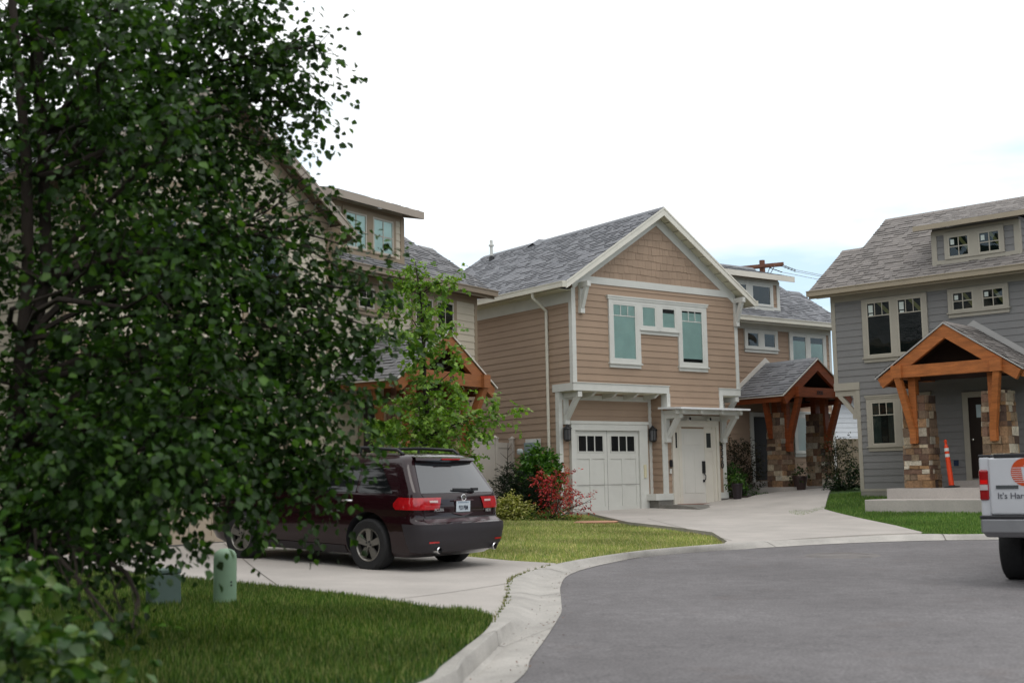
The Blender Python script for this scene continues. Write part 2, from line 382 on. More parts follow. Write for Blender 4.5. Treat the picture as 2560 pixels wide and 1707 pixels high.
def lawn_mat(name, c1, c2, c3):
    m = bpy.data.materials.new(name); m.use_nodes = True; t = m.node_tree; b = t.nodes['Principled BSDF']; tc = nn(t, 'ShaderNodeTexCoord')
    def N(s, d=4):
        n = nn(t, 'ShaderNodeTexNoise'); n.inputs['Scale'].default_value = s; n.inputs['Detail'].default_value = d; t.links.new(tc.outputs['Object'], n.inputs[0]); return n.outputs[0]
    a = ramp(t, N(.8, 5), [(.36, lin(c1)), (.62, lin(c2))]); d = ramp(t, N(1.3, 5), [(.56, (0,)*3), (.70, (.75,)*3)])
    c = mixc(t, d.outputs[0], a.outputs[0], lin(c3)); f = ramp(t, N(45, 4), [(.3, (.5,)*3), (.7, (1.4,)*3)])
    t.links.new(mixc(t, 1, c, f.outputs[0], 'MULTIPLY'), b.inputs['Base Color']); b.inputs['Roughness'].default_value = .95
    bn = nn(t, 'ShaderNodeBump'); bn.inputs['Strength'].default_value = .9; bn.inputs['Distance'].default_value = .05
    t.links.new(N(35, 5), bn.inputs['Height']); t.links.new(bn.outputs[0], b.inputs['Normal']); return m
tag(sheet('lawn_by_kerb', lawnA, ZA(-.02), lawn_mat('lawn_deep', '#2c4417', '#38551c', '#4c4a28'), .6), kind='structure')
lawnB = kb[i_dip1:i_td0+1] + tdl + [tw(-.1, .8), tw(-.05, 6), (-3.2, 34.5), cw(-.6, .1), cw(-7.9, .1)] + edgeBc[::-1][:-1]
tag(sheet('lawn_between_drives', lawnB, ZA(-.055), lawn_mat('lawn_dry', '#5c6a34', '#70783e', '#a08e60'), .6), kind='structure')
lawnC = kb[15*6:] + [(20.8, 26), gw(9, 0.2), gw(-.1, .1), gw(-.2, 2), tw(12.3, 1.2), tw(10.8, .4)] + walk[::-1]
tag(sheet('lawn_by_grey_house', lawnC, ZA(-.02), lawn_mat('lawn_mid', '#3a5a20', '#4c6c2a', '#6a6a3a'), .6), kind='structure')
bedT = [tw(6.0, .4), tw(6.3, -.2)] + walkL[::-1] + [tw(6.9, .25), tw(7.2, 2.0), tw(5.9, 2.2)]
tag(sheet('planting_bed', bedT, ZA(.02), pm('bark_mulch', '#2d221b', .95, .3, 8, .6, 30), .4), kind='structure')
pth = [gy(1226,1331), gy(1226,1326), gy(1262,1325), gy(1262,1330)]
# scored joints of the concrete
def joint(mb, pts, zf, w=.014):
    for a, b in zip(pts, pts[1:]):
        a = np.array(a); b = np.array(b); d = (b-a)/np.linalg.norm(b-a); n_ = np.array((-d[1], d[0]))*w/2; k = 8
        for i in range(k):
            p = a+(b-a)*i/k; q = a+(b-a)*(i+1)/k
            mb.poly([(*(p-n_), zf(*p)), (*(p+n_), zf(*p)), (*(q+n_), zf(*q)), (*(q-n_), zf(*q))])
mb = MB()
j1 = lambda x, y: yard(x, y)+.017
joint(mb, [gy(1272,1460), gy(1090,1488), gy(900,1510)], j1); joint(mb, [gy(1180,1400), gy(800,1385)], j1); joint(mb, [gy(700,1470), gy(560,1360)], j1)
j2 = lambda x, y: yard(x, y)+.040
joint(mb, [gy(1800,1288), gy(1940,1284), gy(2085,1278)], j2); joint(mb, [gy(1620,1300), gy(1830,1356)], j2); joint(mb, [gy(1560,1300), gy(1800,1290)], j2)
tag(mb.build('scored_joints', pm('joint_dirt', '#6d6862', .95)), kind='structure')
mb = MB()
for i in (8, 27, 44, 57, 68, 80, 93, 104):
    r = rows[i][1:]
    for p, q in zip(r, r[1:]):
        w_ = np.array((Ar[i+1]-Ar[i])); w_ = w_/np.linalg.norm(w_)*.009
        mb.poly([(p[0]-w_[0], p[1]-w_[1], p[2]+.005), (q[0]-w_[0], q[1]-w_[1], q[2]+.005), (q[0]+w_[0], q[1]+w_[1], q[2]+.005), (p[0]+w_[0], p[1]+w_[1], p[2]+.005)])
tag(mb.build('kerb_joints', MAT['joint_dirt']), kind='structure')
# round collar of asphalt in the road
c = g(2105, 1388, road); mb = MB()
mb.lathe([(.62, -.01), (.56, .016), (.42, .02), (.40, .008), (.3, .008)], (c[0], c[1], road(c[0], c[1])), 'z', 32)
tag(mb.build('manhole_collar', pm('collar_concrete', '#716d6b', .9, .2), smooth=30), 'faint round concrete manhole collar set in the asphalt', 'manhole')

# ------------------------------------------------------------------ grass blades, leaves (arrays)
def tri_mesh(name, V, faces_per, cols, mat, parent=None, smooth=False):
    """V: (n, k, 3) vertices of n small pieces; faces_per: index lists into k; cols (n,3)"""
    n, k, _ = V.shape; me = bpy.data.meshes.new(name)
    fl = [len(f) for f in faces_per]; L = sum(fl)
    idx = np.concatenate([np.array(f) for f in faces_per])
    loops = (np.arange(n)[:, None]*k + idx[None]).ravel().astype(np.int32)
    me.vertices.add(n*k); me.vertices.foreach_set('co', V.astype(np.float32).ravel())
    me.loops.add(n*L); me.loops.foreach_set('vertex_index', loops)
    st = np.concatenate([[0], np.cumsum(fl)[:-1]]); starts = (np.arange(n)[:, None]*L+st[None]).ravel().astype(np.int32)
    me.polygons.add(n*len(fl)); me.polygons.foreach_set('loop_start', starts)
    a = me.color_attributes.new('Col', 'FLOAT_COLOR', 'CORNER')
    c4 = np.ones((n, L, 4), np.float32); c4[:, :, :3] = cols[:, None, :]; a.data.foreach_set('color', c4.ravel())
    if smooth: me.polygons.foreach_set('use_smooth', np.ones(n*len(fl), bool))
    me.materials.append(mat); me.update(calc_edges=True); me.validate()
    o = bpy.data.objects.new(name, me); COL.objects.link(o); o.parent = parent; return o
GRASSM = pm('grass_blades', (1, 1, 1), .6, .05, 1, attr=True, trans=.25, spec=.25)
def grass(name, poly, zf, n, h, cols, box, wid=.006, label='', excl=()):
    X = RNG.uniform(box[0], box[1], n*3); Y = RNG.uniform(box[2], box[3], n*3)
    k = inpoly(X, Y, poly)
    for q in excl: k &= ~inpoly(X, Y, q)
    X = X[k][:n]; Y = Y[k][:n]; n = len(X); Z = zf(X, Y)
    a = RNG.uniform(0, 2*np.pi, n); hh = h*RNG.uniform(.5, 1.35, n); lean = RNG.uniform(0, .6, n)*hh; la = RNG.uniform(0, 2*np.pi, n)
    w = wid*RNG.uniform(.6, 1.3, n); V = np.zeros((n, 3, 3))
    V[:, 0] = np.c_[X-np.cos(a)*w, Y-np.sin(a)*w, Z-.005]; V[:, 1] = np.c_[X+np.cos(a)*w, Y+np.sin(a)*w, Z-.005]
    V[:, 2] = np.c_[X+np.cos(la)*lean, Y+np.sin(la)*lean, Z+hh]
    C = np.array([lin(c) for c in cols]); pick = RNG.integers(0, len(C), n)
    patch = (np.sin(X*2.1+np.sin(Y*1.7)*1.3)+np.sin(Y*2.6+X*.7))*.5
    cc = C[pick]*(1+.22*patch[:, None])*RNG.uniform(.75, 1.25, (n, 1))
    return tag(tri_mesh(name, V, [(0, 1, 2)], cc, GRASSM), label, 'grass', kind='stuff')
grass('grass', lawnA, YA, 170000, .055, ['#3c561f', '#486424', '#54712c', '#344d1c', '#74864a', '#8a8a5a'], (-7.5, 1.0, 8, 17), .005, 'short deep green grass of the nearest lawn beside the kerb')
grass('grass', lawnB, ZA(-.05), 90000, .045, ['#9ca463', '#8a985a', '#b0ac76', '#d0c298', '#7f9450', '#a6a86c'], (-9, 5.5, 18, 34.5), .008, 'patchy drying grass between the two driveways')
grass('grass', lawnC, YA, 70000, .05, ['#5a7a36', '#648440', '#507034', '#7f9452'], (6, 16, 22.5, 34), .008, 'green grass in front of the grey house', excl=(driveT,))

# ------------------------------------------------------------------ foliage
LEAFF = [(0, 1, 2, 3), (0, 3, 4, 5)]
def leaf_geo(P, D, N_, L, wide=.84):
    """P base points, D directions, N_ normals, L lengths -> (n,6,3)"""
    D = D/np.linalg.norm(D, axis=1, keepdims=True); S = np.cross(D, N_); S /= np.linalg.norm(S, axis=1, keepdims=True)+1e-9; U = np.cross(S, D)
    loc = [(0, 0, 0), (wide*.5, .36, .10), (wide*.36, .72, .08), (0, 1.05, -.06), (-wide*.36, .72, .08), (-wide*.5, .36, .10)]
    V = np.zeros((len(P), 6, 3))
    for i, (a, b, c_) in enumerate(loc): V[:, i] = P + (S*a + D*b + U*c_)*L[:, None]
    return V
def maple_geo(P, D, N_, L, wide=1):
    D = D/np.linalg.norm(D, axis=1, keepdims=True); S = np.cross(D, N_); S /= np.linalg.norm(S, axis=1, keepdims=True)+1e-9; U = np.cross(S, D)
    loc = [(0, 0, 0), (.55, .1, -.03), (.2, .4, .06), (.5, .72, -.05), (0, 1.05, -.06), (-.5, .72, -.05), (-.2, .4, .06), (-.55, .1, -.03)]
    V = np.zeros((len(P), 8, 3))
    for i, (a, b, c_) in enumerate(loc): V[:, i] = P + (S*a*wide + D*b + U*c_)*L[:, None]
    return V
MAPLEF = [(0, 1, 2), (0, 2, 6), (0, 6, 7), (2, 3, 4), (2, 4, 6), (4, 5, 6)]
def foliage(name, blobs, size, cols, mat, parent, kind='leaf', droop=.5, shell=.55, wide=.84, clump=9, spread=.13):
    """blobs: (centre xyz, radii xyz, count): leaves in little sprays"""
    Ps = []; Ns = []; Ds = []; Bi = []
    for bi, (c_, r, n) in enumerate(blobs):
        c_ = np.array(c_, float); r = np.array(r if hasattr(r, '__len__') else (r, r, r), float); m = max(1, n//clump)
        d = RNG.normal(size=(m, 3)); d /= np.linalg.norm(d, axis=1, keepdims=True)
        rad = RNG.uniform(0, 1, (m, 1))**shell; cen = c_ + d*r*rad*.97
        out = d + RNG.normal(size=(m, 3))*.5 + np.array([0, 0, -.1])
        cen = np.repeat(cen, clump, 0); out = np.repeat(out, clump, 0); t = RNG.uniform(-.5, 1, (len(cen), 1))
        on = out/np.linalg.norm(out, axis=1, keepdims=True); on[:, 2] -= .25*droop; side = np.cross(on, np.array([0, 0, 1.])); side /= np.linalg.norm(side, axis=1, keepdims=True)+1e-6
        sgn = np.where(RNG.uniform(size=(len(cen), 1)) < .5, -1, 1)
        P = cen + on*t*spread*2.2 + side*sgn*spread*.18 + RNG.normal(size=cen.shape)*spread*.2; P[:, 2] -= droop*.25*spread*(t[:, 0]+.5)**2
        Dd = on*.6 + side*sgn*.7 + RNG.normal(size=P.shape)*.35; Dd[:, 2] -= droop
        N_ = RNG.normal(size=P.shape)*.5; N_[:, 2] += .8
        Ps.append(P); Ds.append(Dd); Ns.append(N_)
    P = np.concatenate(Ps); D = np.concatenate(Ds); N_ = np.concatenate(Ns); n = len(P)
    L = size*RNG.uniform(.65, 1.2, n)
    V = (maple_geo if kind == 'maple' else leaf_geo)(P, D, N_, L, wide)
    C = np.array([lin(c) for c in cols])[RNG.integers(0, len(cols), n)]*RNG.uniform(.8, 1.2, (n, 1))
    return tri_mesh(name, V, MAPLEF if kind == 'maple' else LEAFF, C, mat, parent)
LEAFM = pm('broad_leaves', (1, 1, 1), .36, .12, 4, attr=True, trans=.22, spec=.5)
LEAFT = pm('street_tree_leaves', (1, 1, 1), .42, .2, 3, attr=True, trans=.3, spec=.24)
LEAFM2 = pm('soft_leaves', (1, 1, 1), .5, .12, 4, attr=True, trans=.3, spec=.4)
BARK = pm('bark', '#2e2620', .9, .35, 6, .6, 25, stretch=(1, 1, .3))
def branch(mb, a, b, r0, r1, sag=0, n=6, wob=.05, seg=6):
    a = np.array(a, float); b = np.array(b, float); L = np.linalg.norm(b-a); pts = []
    w1 = RNG.normal(size=3)*wob*L; w2 = RNG.normal(size=3)*wob*L*.6
    for i in range(n+1):
        t = i/n; pts.append(a+(b-a)*t + w1*math.sin(math.pi*t) + w2*math.sin(2*math.pi*t) + np.array([0, 0, sag*L*math.sin(math.pi*t)]))
    mb.tube(pts, [r0+(r1-r0)*i/n for i in range(n+1)], seg); return pts

# ------------------------------------------------------------------ house building blocks
def siding(mb, ax, a0, a1, z0, z1, face, base=0., e=.178, out=-1, lap=.016):
    i = math.floor((z0-base)/e)
    while base+i*e < z1-.003:
        lo = max(z0, base+i*e); hi = min(z1, base+(i+1)*e); fr = (lo-base-i*e)/e
        yo = face+out*(lap*(1-fr)+.003); yi = face+out*(.003+lap*(1-(hi-base-i*e)/e))
        q = a0; d0 = random.uniform(.4, 3.6)
        while q < a1-.01:
            r = min(a1, q+d0); d0 = 3.66; v_ = random.uniform(.955, 1.035); mb.setcol((v_, v_, v_)); e0, e1 = q+(.003 if q > a0 else 0), r
            if ax == 'x': mb.poly([(e0, yo, lo), (e1, yo, lo), (e1, yi, hi), (e0, yi, hi)]); mb.poly([(e0, face, lo), (e1, face, lo), (e1, yo, lo), (e0, yo, lo)])
            else: mb.poly([(yo, e0, lo), (yo, e1, lo), (yi, e1, hi), (yi, e0, hi)]); mb.poly([(face, e0, lo), (face, e1, lo), (yo, e1, lo), (yo, e0, lo)])
            q = r
        i += 1
def roof(mb, p00, p10, p01, p11, pal, row=.145, thk=1):
    """shingle courses on the slope p00-p10 (eave) up to p01-p11 (ridge)"""
    p00, p10, p01, p11 = [np.array(p, float) for p in (p00, p10, p01, p11)]
    nrm = np.cross(p10-p00, p01-p00); nrm /= np.linalg.norm(nrm)
    if nrm[2] < 0: nrm = -nrm
    H = np.linalg.norm(p01-p00); n = max(1, int(round(H/row)))
    mb.setcol(lin(pal[0])); mb.poly([p00, p10, p11, p01])
    P = [np.array(lin(c)) for c in pal]
    for i in range(n):
        a0, a1 = p00+(p01-p00)*i/n, p10+(p11-p10)*i/n; b0, b1 = p00+(p01-p00)*(i+1)/n, p10+(p11-p10)*(i+1)/n
        W = np.linalg.norm(a1-a0); x = -random.uniform(0, .3)
        while x < W:
            w = random.choice((.12, .17, .22, .30)); t0 = max(0, x)/W; t1 = min(W, x+w)/W; x += w
            if t1-t0 < 1e-4: continue
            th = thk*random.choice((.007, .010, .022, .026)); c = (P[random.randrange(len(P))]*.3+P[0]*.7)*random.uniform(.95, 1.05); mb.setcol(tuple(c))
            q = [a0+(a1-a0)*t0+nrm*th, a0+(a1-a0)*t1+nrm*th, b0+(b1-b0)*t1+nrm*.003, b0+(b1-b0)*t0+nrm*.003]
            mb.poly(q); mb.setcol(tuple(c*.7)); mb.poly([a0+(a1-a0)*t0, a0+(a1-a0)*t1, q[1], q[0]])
def window(root, zb, x0, x1, z0, z1, Y, M, panes, cap=True, sill=True, munt=None, blind=None, tw_=.11, sash=.045, sticker=False, rafter=False, curtain=False, name='window', label=None):
    """framed window on a wall facing -Y; panes = list of (xa, xb, za, zb); munt = (top fraction, columns) or 'cross'"""
    o3 = (0, 0, -zb); mb = MB(o3); y = Y-.06
    xs = sorted({x0, x1}); cols = sorted(panes)
    mb.box(x0, cols[0][0], y, Y, z0, z1); mb.box(cols[-1][1], x1, y, Y, z0, z1)
    for (a, b) in zip(cols, cols[1:]): mb.box(a[1], b[0], y, Y, z0, z1)
    for p in cols:
        mb.box(p[0], p[1], y, Y, z0, p[2]); mb.box(p[0], p[1], y, Y, p[3], z1)
    if cap: mb.box(x0-.02, x1+.02, Y-.075, Y, z1, z1+.05); mb.box(x0-.035, x1+.035, Y-.09, Y, z1+.05, z1+.085)
    w = mb.build(name, M['trim'], root)
    if label: w['label'] = label
    if sill:
        s = MB(o3); s.box(x0-.03, x1+.03, Y-.095, Y, z0-.035, z0); s.box(x0, x1, Y-.05, Y, z0-.13, z0-.035); s.build('sill', M['trim'], w)
    Y = Y-.021
    for k, (a, b, c_, d) in enumerate(cols):
        gp = MB(o3); sb = MB(o3); bk = MB(o3); bl = MB(o3); mt = MB(o3); rf = MB(o3); ct = MB(o3)
        for q in ((a, a+sash, c_, d), (b-sash, b, c_, d), (a+sash, b-sash, c_, c_+sash), (a+sash, b-sash, d-sash, d)): sb.box(q[0], q[1], Y-.034, Y-.002, q[2], q[3])
        a, b, c_, d = a+sash, b-sash, c_+sash, d-sash
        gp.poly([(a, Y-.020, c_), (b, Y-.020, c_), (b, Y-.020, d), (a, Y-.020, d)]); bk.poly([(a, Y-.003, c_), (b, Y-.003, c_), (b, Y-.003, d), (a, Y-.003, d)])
        if munt == 'cross':
            mt.box((a+b)/2-.012, (a+b)/2+.012, Y-.028, Y-.018, c_, d); mt.box(a, b, Y-.0275, Y-.0185, (c_+d)/2-.012, (c_+d)/2+.012)
        elif munt:
            zz = d-(d-c_)*munt[0]; mt.box(a, b, Y-.0275, Y-.0185, zz-.012, zz+.012)
            for i in range(1, munt[1]): xx = a+(b-a)*i/munt[1]; mt.box(xx-.01, xx+.01, Y-.028, Y-.018, zz, d)
        if blind is not None and blind[k] is not None:
            lo, hi = blind[k]; z = c_+(d-c_)*lo; top = c_+(d-c_)*hi
            while z < top-.001:
                z2 = min(z+.034, top); bl.poly([(a, Y-.013, z), (b, Y-.013, z), (b, Y-.006, z2), (a, Y-.006, z2)]); bl.poly([(a, Y-.006, z), (b, Y-.006, z), (b, Y-.013, z), (a, Y-.013, z)]); z = z2
        if curtain:
            n = 14
            for i in range(n):
                xa, xb = a+(b-a)*i/n, a+(b-a)*(i+1)/n; ya, yb = (Y-.006, Y-.014) if i % 2 else (Y-.014, Y-.006)
                if abs(i-n/2) > 2.5: ct.poly([(xa, ya, c_), (xb, yb, c_), (xb, yb, d), (xa, ya, d)])
        if rafter:
            hh = min(.42, d-c_); rf.poly([(a+(b-a)*.42, Y-.010, d), (a+(b-a)*.62, Y-.010, d), (b, Y-.010, d-hh*.62), (b, Y-.010, d-hh*.95)])
        sb.build('sash', M['sash'], w); gp.build('pane', GLASS, w); bk.build('dark_backing', DARK, w)  # flat near-black sheet behind the pane; its colour stands for the unlit room
        if mt.f: mt.build('muntin', M['sash'], w)
        if bl.f: bl.build('blind', pm('blind_slats', '#eef1ef', .6, .06), w)
        if ct.f: ct.build('curtain', pm('grey_curtain', '#4a4a48', .9, .3, 5), w)
        if rf.f: rf.build('rafter', pm('bare_rafter', '#8c7a50', .8, .15), w)
        if sticker:
            sx_ = a+.03; sw = (b-a)*.2; zz = d-.05; sh = min(.2, (d-c_)*.28)
            for j in range(2 if d-c_ > .8 else 1):
                st = MB(o3); st.box(sx_+.01*j, sx_+sw, Y-.0238, Y-.0218, zz-(sh if j == 0 else sh+.09), zz-(0 if j == 0 else sh+.03)); st.build('sticker', pm('paper_sticker', '#c9d2cc', .7, .05), w)
    return w
def stone_column(name, root, zb, cx, cy, z0, z1, wb, wt, par=None):
    o3 = (0, 0, -zb); mb = MB(o3)
    pal = ['#8a7460', '#a08a70', '#6e5442', '#b8a890', '#7c6050', '#c2b8a6', '#8f6f4e', '#5c4a40', '#9a7a5c']
    z = z0
    while z < z1-.01:
        h = min(random.choice((.09, .12, .15, .19, .22)), z1-z)
        if z1-z-h < .06: h = z1-z
        t = (z+h/2-z0)/(z1-z0); w = wb+(wt-wb)*t; t2 = w/2
        for side in range(4):
            x = -t2; off = random.uniform(-.06, .06)
            while x < t2-.01:
                l = random.choice((.14, .2, .26, .34, .45)); 
                if t2-x-l < .09: l = t2-x
                d = random.uniform(.0, .028); a, b = x+.004, x+l-.004
                c_ = np.array(lin(random.choice(pal)))*random.uniform(.6, 1.1); mb.setcol(tuple(c_))
                lo, hi = z+.004, z+h-.004; j = lambda: random.uniform(-.006, .006)
                P = []
                for (xx, zz) in ((a, lo), (b, lo), (b, hi), (a, hi)): P.append((xx+j(), -t2-d+j(), zz+j()))
                Q = [(p[0], -t2+.05, p[2]) for p in P]
                rot = lambda p: {0: (p[0], p[1]), 1: (-p[1], p[0]), 2: (-p[0], -p[1]), 3: (p[1], -p[0])}[side]
                mb.hexa([(cx+rot(p)[0], cy+rot(p)[1], p[2]) for p in (Q[0], Q[1], P[1], P[0], Q[3], Q[2], P[2], P[3])]); x += l
        z += h
    mb.setcol(lin('#5a5048'))
    a, b = wb/2-.02, wt/2-.02
    mb.hexa([(cx-a, cy-a, z0), (cx+a, cy-a, z0), (cx+a, cy+a, z0), (cx-a, cy+a, z0), (cx-b, cy-b, z1), (cx+b, cy-b, z1), (cx+b, cy+b, z1), (cx-b, cy+b, z1)])
    return mb.build(name, STONE, par if par else root)
def bracket(root, zb, x, y, z_top, reach, drop, M, w=.11, dirx=0, name='bracket'):
    """knee brace on a wall at y reaching to -Y (or along X when dirx is +-1)"""
    mb = MB((0, 0, -zb))
    d = Vector((dirx, 0, 0)) if dirx else Vector((0, -1, 0)); p = Vector((x, y, 0)); Z = Vector((0, 0, 1)); sd_ = (1, 0, 0) if not dirx else (0, 1, 0)
    mb.beam(p+d*.045+Z*(z_top-drop), p+d*.045+Z*z_top, w, .09, d); mb.beam(p+d*.02+Z*(z_top-.07), p+d*reach+Z*(z_top-.07), w-.004, .14)
    mb.beam(p+d*.08+Z*(z_top-drop+.12), p+d*(reach-.09)+Z*(z_top-.1), w-.02, .11); mb.beam(p+d*.06+Z*(z_top-drop-.02), p+d*.06+Z*(z_top-drop+.12), w+.02, .13, d)
    return mb.build(name, M['trim'], root)

SL = .6667
def wing(root, zb, sg, M, P):
    """two storey wing facing -Y; s runs from its end corner along X*sg"""
    o3 = (0, 0, -zb); fx = lambda s: sg*s; j = P['jetty']; S1 = P['S1']; zg = P['zg']
    def mk(): return MB(o3)
    def bx(mb, s0, s1, *r): mb.box(fx(s0), fx(s1), *r)
    w = mk(); a, b = sorted((fx(0), fx(S1))); siding(w, 'x', a, b, zg+.15, 4.0, 0, P['base']); a, b = sorted((fx(-j), fx(S1))); siding(w, 'x', a, b, 4.0, 6.5, 0, P['base'])
    bx(w, .004, S1, .004, 6.4, zg-.3, 4.0); bx(w, -j+.004, S1, .004, 6.4, 4.0, 6.5)
    siding(w, 'y', .0, 6.4, zg+.15, 4.0, fx(0), P['base'], out=-sg); siding(w, 'y', .0, 6.4, 4.0, 6.5, fx(-j), P['base'], out=-sg)
    zr = 6.62; zt = zr+SL*3.65
    w.poly([(fx(-j), .0, 6.5), (fx(-j), 3.2, 6.5+SL*2.9), (fx(-j), 6.4, 6.5)])
    w.build('wall', M['siding'], root)
    f = mk(); bx(f, -.01, S1, -.022, .3, zg-.4, zg+.15); f.build('foundation', M['found'], root)
    t = mk()   # corner boards, frieze, jetty band
    bx(t, -.02, .09, -.024, .09, zg+.15, 3.86); bx(t, -j-.02, -j+.10, -.024, .10, 4.07 if j else 3.86, 6.3); bx(t, -j-.021, S1, -.028, .03, 6.28, 6.5)
    bx(t, -.012, S1, -.03, 0, zg+.14, zg+.20)
    if j: bx(t, -j-.03, .10, -.035, .14, 3.87, 4.07); bx(t, -j, 0, .02, .6, 3.84, 3.9)
    t.build('corner_trim', M['trim'], root)
    if j: bracket(root, zb, fx(-.02), .07, 3.86, j, .75, M, .13, dirx=-sg)
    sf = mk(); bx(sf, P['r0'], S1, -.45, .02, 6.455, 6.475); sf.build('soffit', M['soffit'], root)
    gt = mk(); bx(gt, P['r0']-.02, S1, -.565, -.46, 6.46, 6.60); bx(gt, P['r0']-.02, S1, -.585, -.45, 6.585, 6.61); bx(gt, P['r0'], S1, -.455, -.42, 6.40, 6.56); gt.build('gutter', M['gutter'], root)
    # roofs
    rm = mk(); r0, r1 = P['r0'], P['r1']; e = lambda s, y: (fx(s), y, zr+SL*(y+.45)); y1 = 1.62; y2 = 3.2
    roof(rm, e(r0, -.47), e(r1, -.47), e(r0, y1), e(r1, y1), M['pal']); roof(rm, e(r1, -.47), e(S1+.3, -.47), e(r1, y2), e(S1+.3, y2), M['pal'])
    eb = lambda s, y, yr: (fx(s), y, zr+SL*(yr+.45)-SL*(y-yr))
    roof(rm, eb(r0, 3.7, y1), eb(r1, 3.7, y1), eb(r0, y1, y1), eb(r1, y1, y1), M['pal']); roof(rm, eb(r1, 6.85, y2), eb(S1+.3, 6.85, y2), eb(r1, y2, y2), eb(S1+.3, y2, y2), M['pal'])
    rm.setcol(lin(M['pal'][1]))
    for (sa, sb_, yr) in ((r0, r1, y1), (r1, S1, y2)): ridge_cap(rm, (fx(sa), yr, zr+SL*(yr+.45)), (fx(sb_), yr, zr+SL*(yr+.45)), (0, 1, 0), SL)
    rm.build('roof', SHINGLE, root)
    rk = mk(); th = .19
    for s_, yr, ye in ((r0, y1, 3.7), (r1, y2, 6.85)):
        zr1 = zr+SL*(yr+.45)-.012; zr0 = zr-.012
        rk.ext([(fx(s_), -.47, zr0), (fx(s_), yr, zr1), (fx(s_), yr, zr1-th), (fx(s_), -.47, zr0-.14)], (sg*.04, 0, 0)); rk.ext([(fx(s_), yr, zr1), (fx(s_), ye, zr1-SL*(ye-yr)), (fx(s_), ye, zr1-SL*(ye-yr)-th), (fx(s_), yr, zr1-th)], (sg*.04, 0, 0))
    rk.build('rake_board', M['gutter'], root)
    # dormer
    d0, d1, fz, wy = P['d0'], P['d1'], P['fz'], .05; zbm = zr+SL*(wy+.45)-.03
    dw = mk(); a, b = sorted((fx(d0), fx(d1))); siding(dw, 'x', a, b, zbm+.12, fz-.12, wy, P['base']-.05); bx(dw, d0+.003, d1-.003, wy+.004, 2.6, zbm, fz-.06)
    siding(dw, 'y', wy, 2.2, zbm, fz-.12, fx(d0), P['base'], out=-sg); siding(dw, 'y', wy, 2.2, zbm, fz-.12, fx(d1), P['base'], out=sg)
    dr = dw.build('dormer', M['siding'], root)
    dt = mk(); bx(dt, d0-.02, d0+.12, wy-.03, wy+.1, zbm, fz-.15); bx(dt, d1-.12, d1+.02, wy-.03, wy+.1, zbm, fz-.15); bx(dt, d0-.021, d1+.021, wy-.034, wy, zbm-.02, zbm+.13); bx(dt, d0, d1, wy-.026, wy, fz-.26, fz-.13); dt.build('dormer_trim', M['trim'], dr)
    dm = mk(); sl2 = (zt-.02-fz)/3.55; ez = lambda s, y: (fx(s), y, fz+sl2*(y+.35))
    roof(dm, ez(d0-.33, -.37), ez(d1+.4, -.37), ez(d0-.33, 3.18), ez(d1+.4, 3.18), M['pal'], thk=.35); dm.build('dormer_roof', SHINGLE, dr)
    ff = mk(); fh = P.get('fh', .18)
    A, B = fx(d0-.33), fx(d1+.4); ff.box(A, B, -.372, -.335, fz-fh, fz-.006)
    for q, sgn in ((A, -1), (B, 1)): ff.ext([(q, -.335, fz-.008), (q, 2.6, fz+sl2*2.95-.008), (q, 2.6, fz+sl2*2.95-fh), (q, -.335, fz-fh)], ((.035 if (B > A) == (sgn < 0) else -.035), 0, 0))
    ff.build('dormer_fascia', M['fascia'], dr)
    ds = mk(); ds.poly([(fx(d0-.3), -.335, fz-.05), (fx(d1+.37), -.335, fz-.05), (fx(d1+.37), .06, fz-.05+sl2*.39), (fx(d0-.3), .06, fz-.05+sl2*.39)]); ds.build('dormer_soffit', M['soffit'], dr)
    def win(s0, s1, z0, z1, n, **k):
        a, b = sorted((fx(s0), fx(s1))); Y = k.pop('Y', 0); m_ = k.pop('mid', .16); e_ = k.pop('edge', .12); ez_ = k.pop('ez', .08); W = (b-a-2*e_-(n-1)*m_)/n
        return window(root, zb, a, b, z0, z1, Y, M, [(a+e_+i*(W+m_), a+e_+i*(W+m_)+W, z0+.03, z1-ez_) for i in range(n)], **k)
    W = P['win']
    win(d0+.33, d1-.36, zbm+.13, fz-.22, 2, Y=wy, cap=False, sill=False, edge=.09, mid=.22, ez=.1, **W['dormer'])
    win(.28, 2.10, 4.70, 6.27, 2, cap=False, **W['big']); win(2.66, 4.2, 5.66, 6.27, 2, cap=False, edge=.10, mid=.2, **W['small']); win(.28, 2.04, 2.34, 3.60, 2, **W['low'])
    # door
    dd = mk(); zs = P['floor']+.22; bx(dd, 3.02, 3.95, -.035, .01, zs, 3.48); bx(dd, 3.12, 3.85, -.042, 0, zs+.12, zs+.85)
    o = dd.build('front_door', M['door'], root); k_ = mk(); k_.lathe([(.01, -.07), (.03, -.065), (.035, -.045), (.012, -.03), (.012, -.02)], (fx(3.10), 0, zs+.95), 'y', 12); k_.build('door_knob', pm('steel', '#b8b6b0', .25, .05, metal=1), o)
    lt = mk(); bx(lt, 3.22, 3.34, -.045, -.03, zs+1.5, zs+1.82); lt.build('door_light', pm('pale_glass', '#aebfc4', .1), o)
    dt = mk(); bx(dt, 2.88, 3.02, -.06, 0, zs-.04, 3.62); bx(dt, 3.95, 4.09, -.06, 0, zs-.04, 3.62); bx(dt, 3.02, 3.95, -.06, 0, 3.48, 3.62); bx(dt, 2.88, 4.09, -.075, .0, zs-.1, zs-.04); dt.build('door_frame', M['trim'], o)
    # porch
    pc, ph, pw, bo, co = P['pc'], P['ph'], P['pw'], P['bo'], P['co']; WD = M['wood']; fl = P['floor']
    sl = mk(); bx(sl, pc-co-.65, pc+co+.65, -1.95, 0, zg-.35, fl); bx(sl, 2.6, 4.4, -.45, -.003, fl, fl+.16); sl.build('porch_slab', CONC, root)
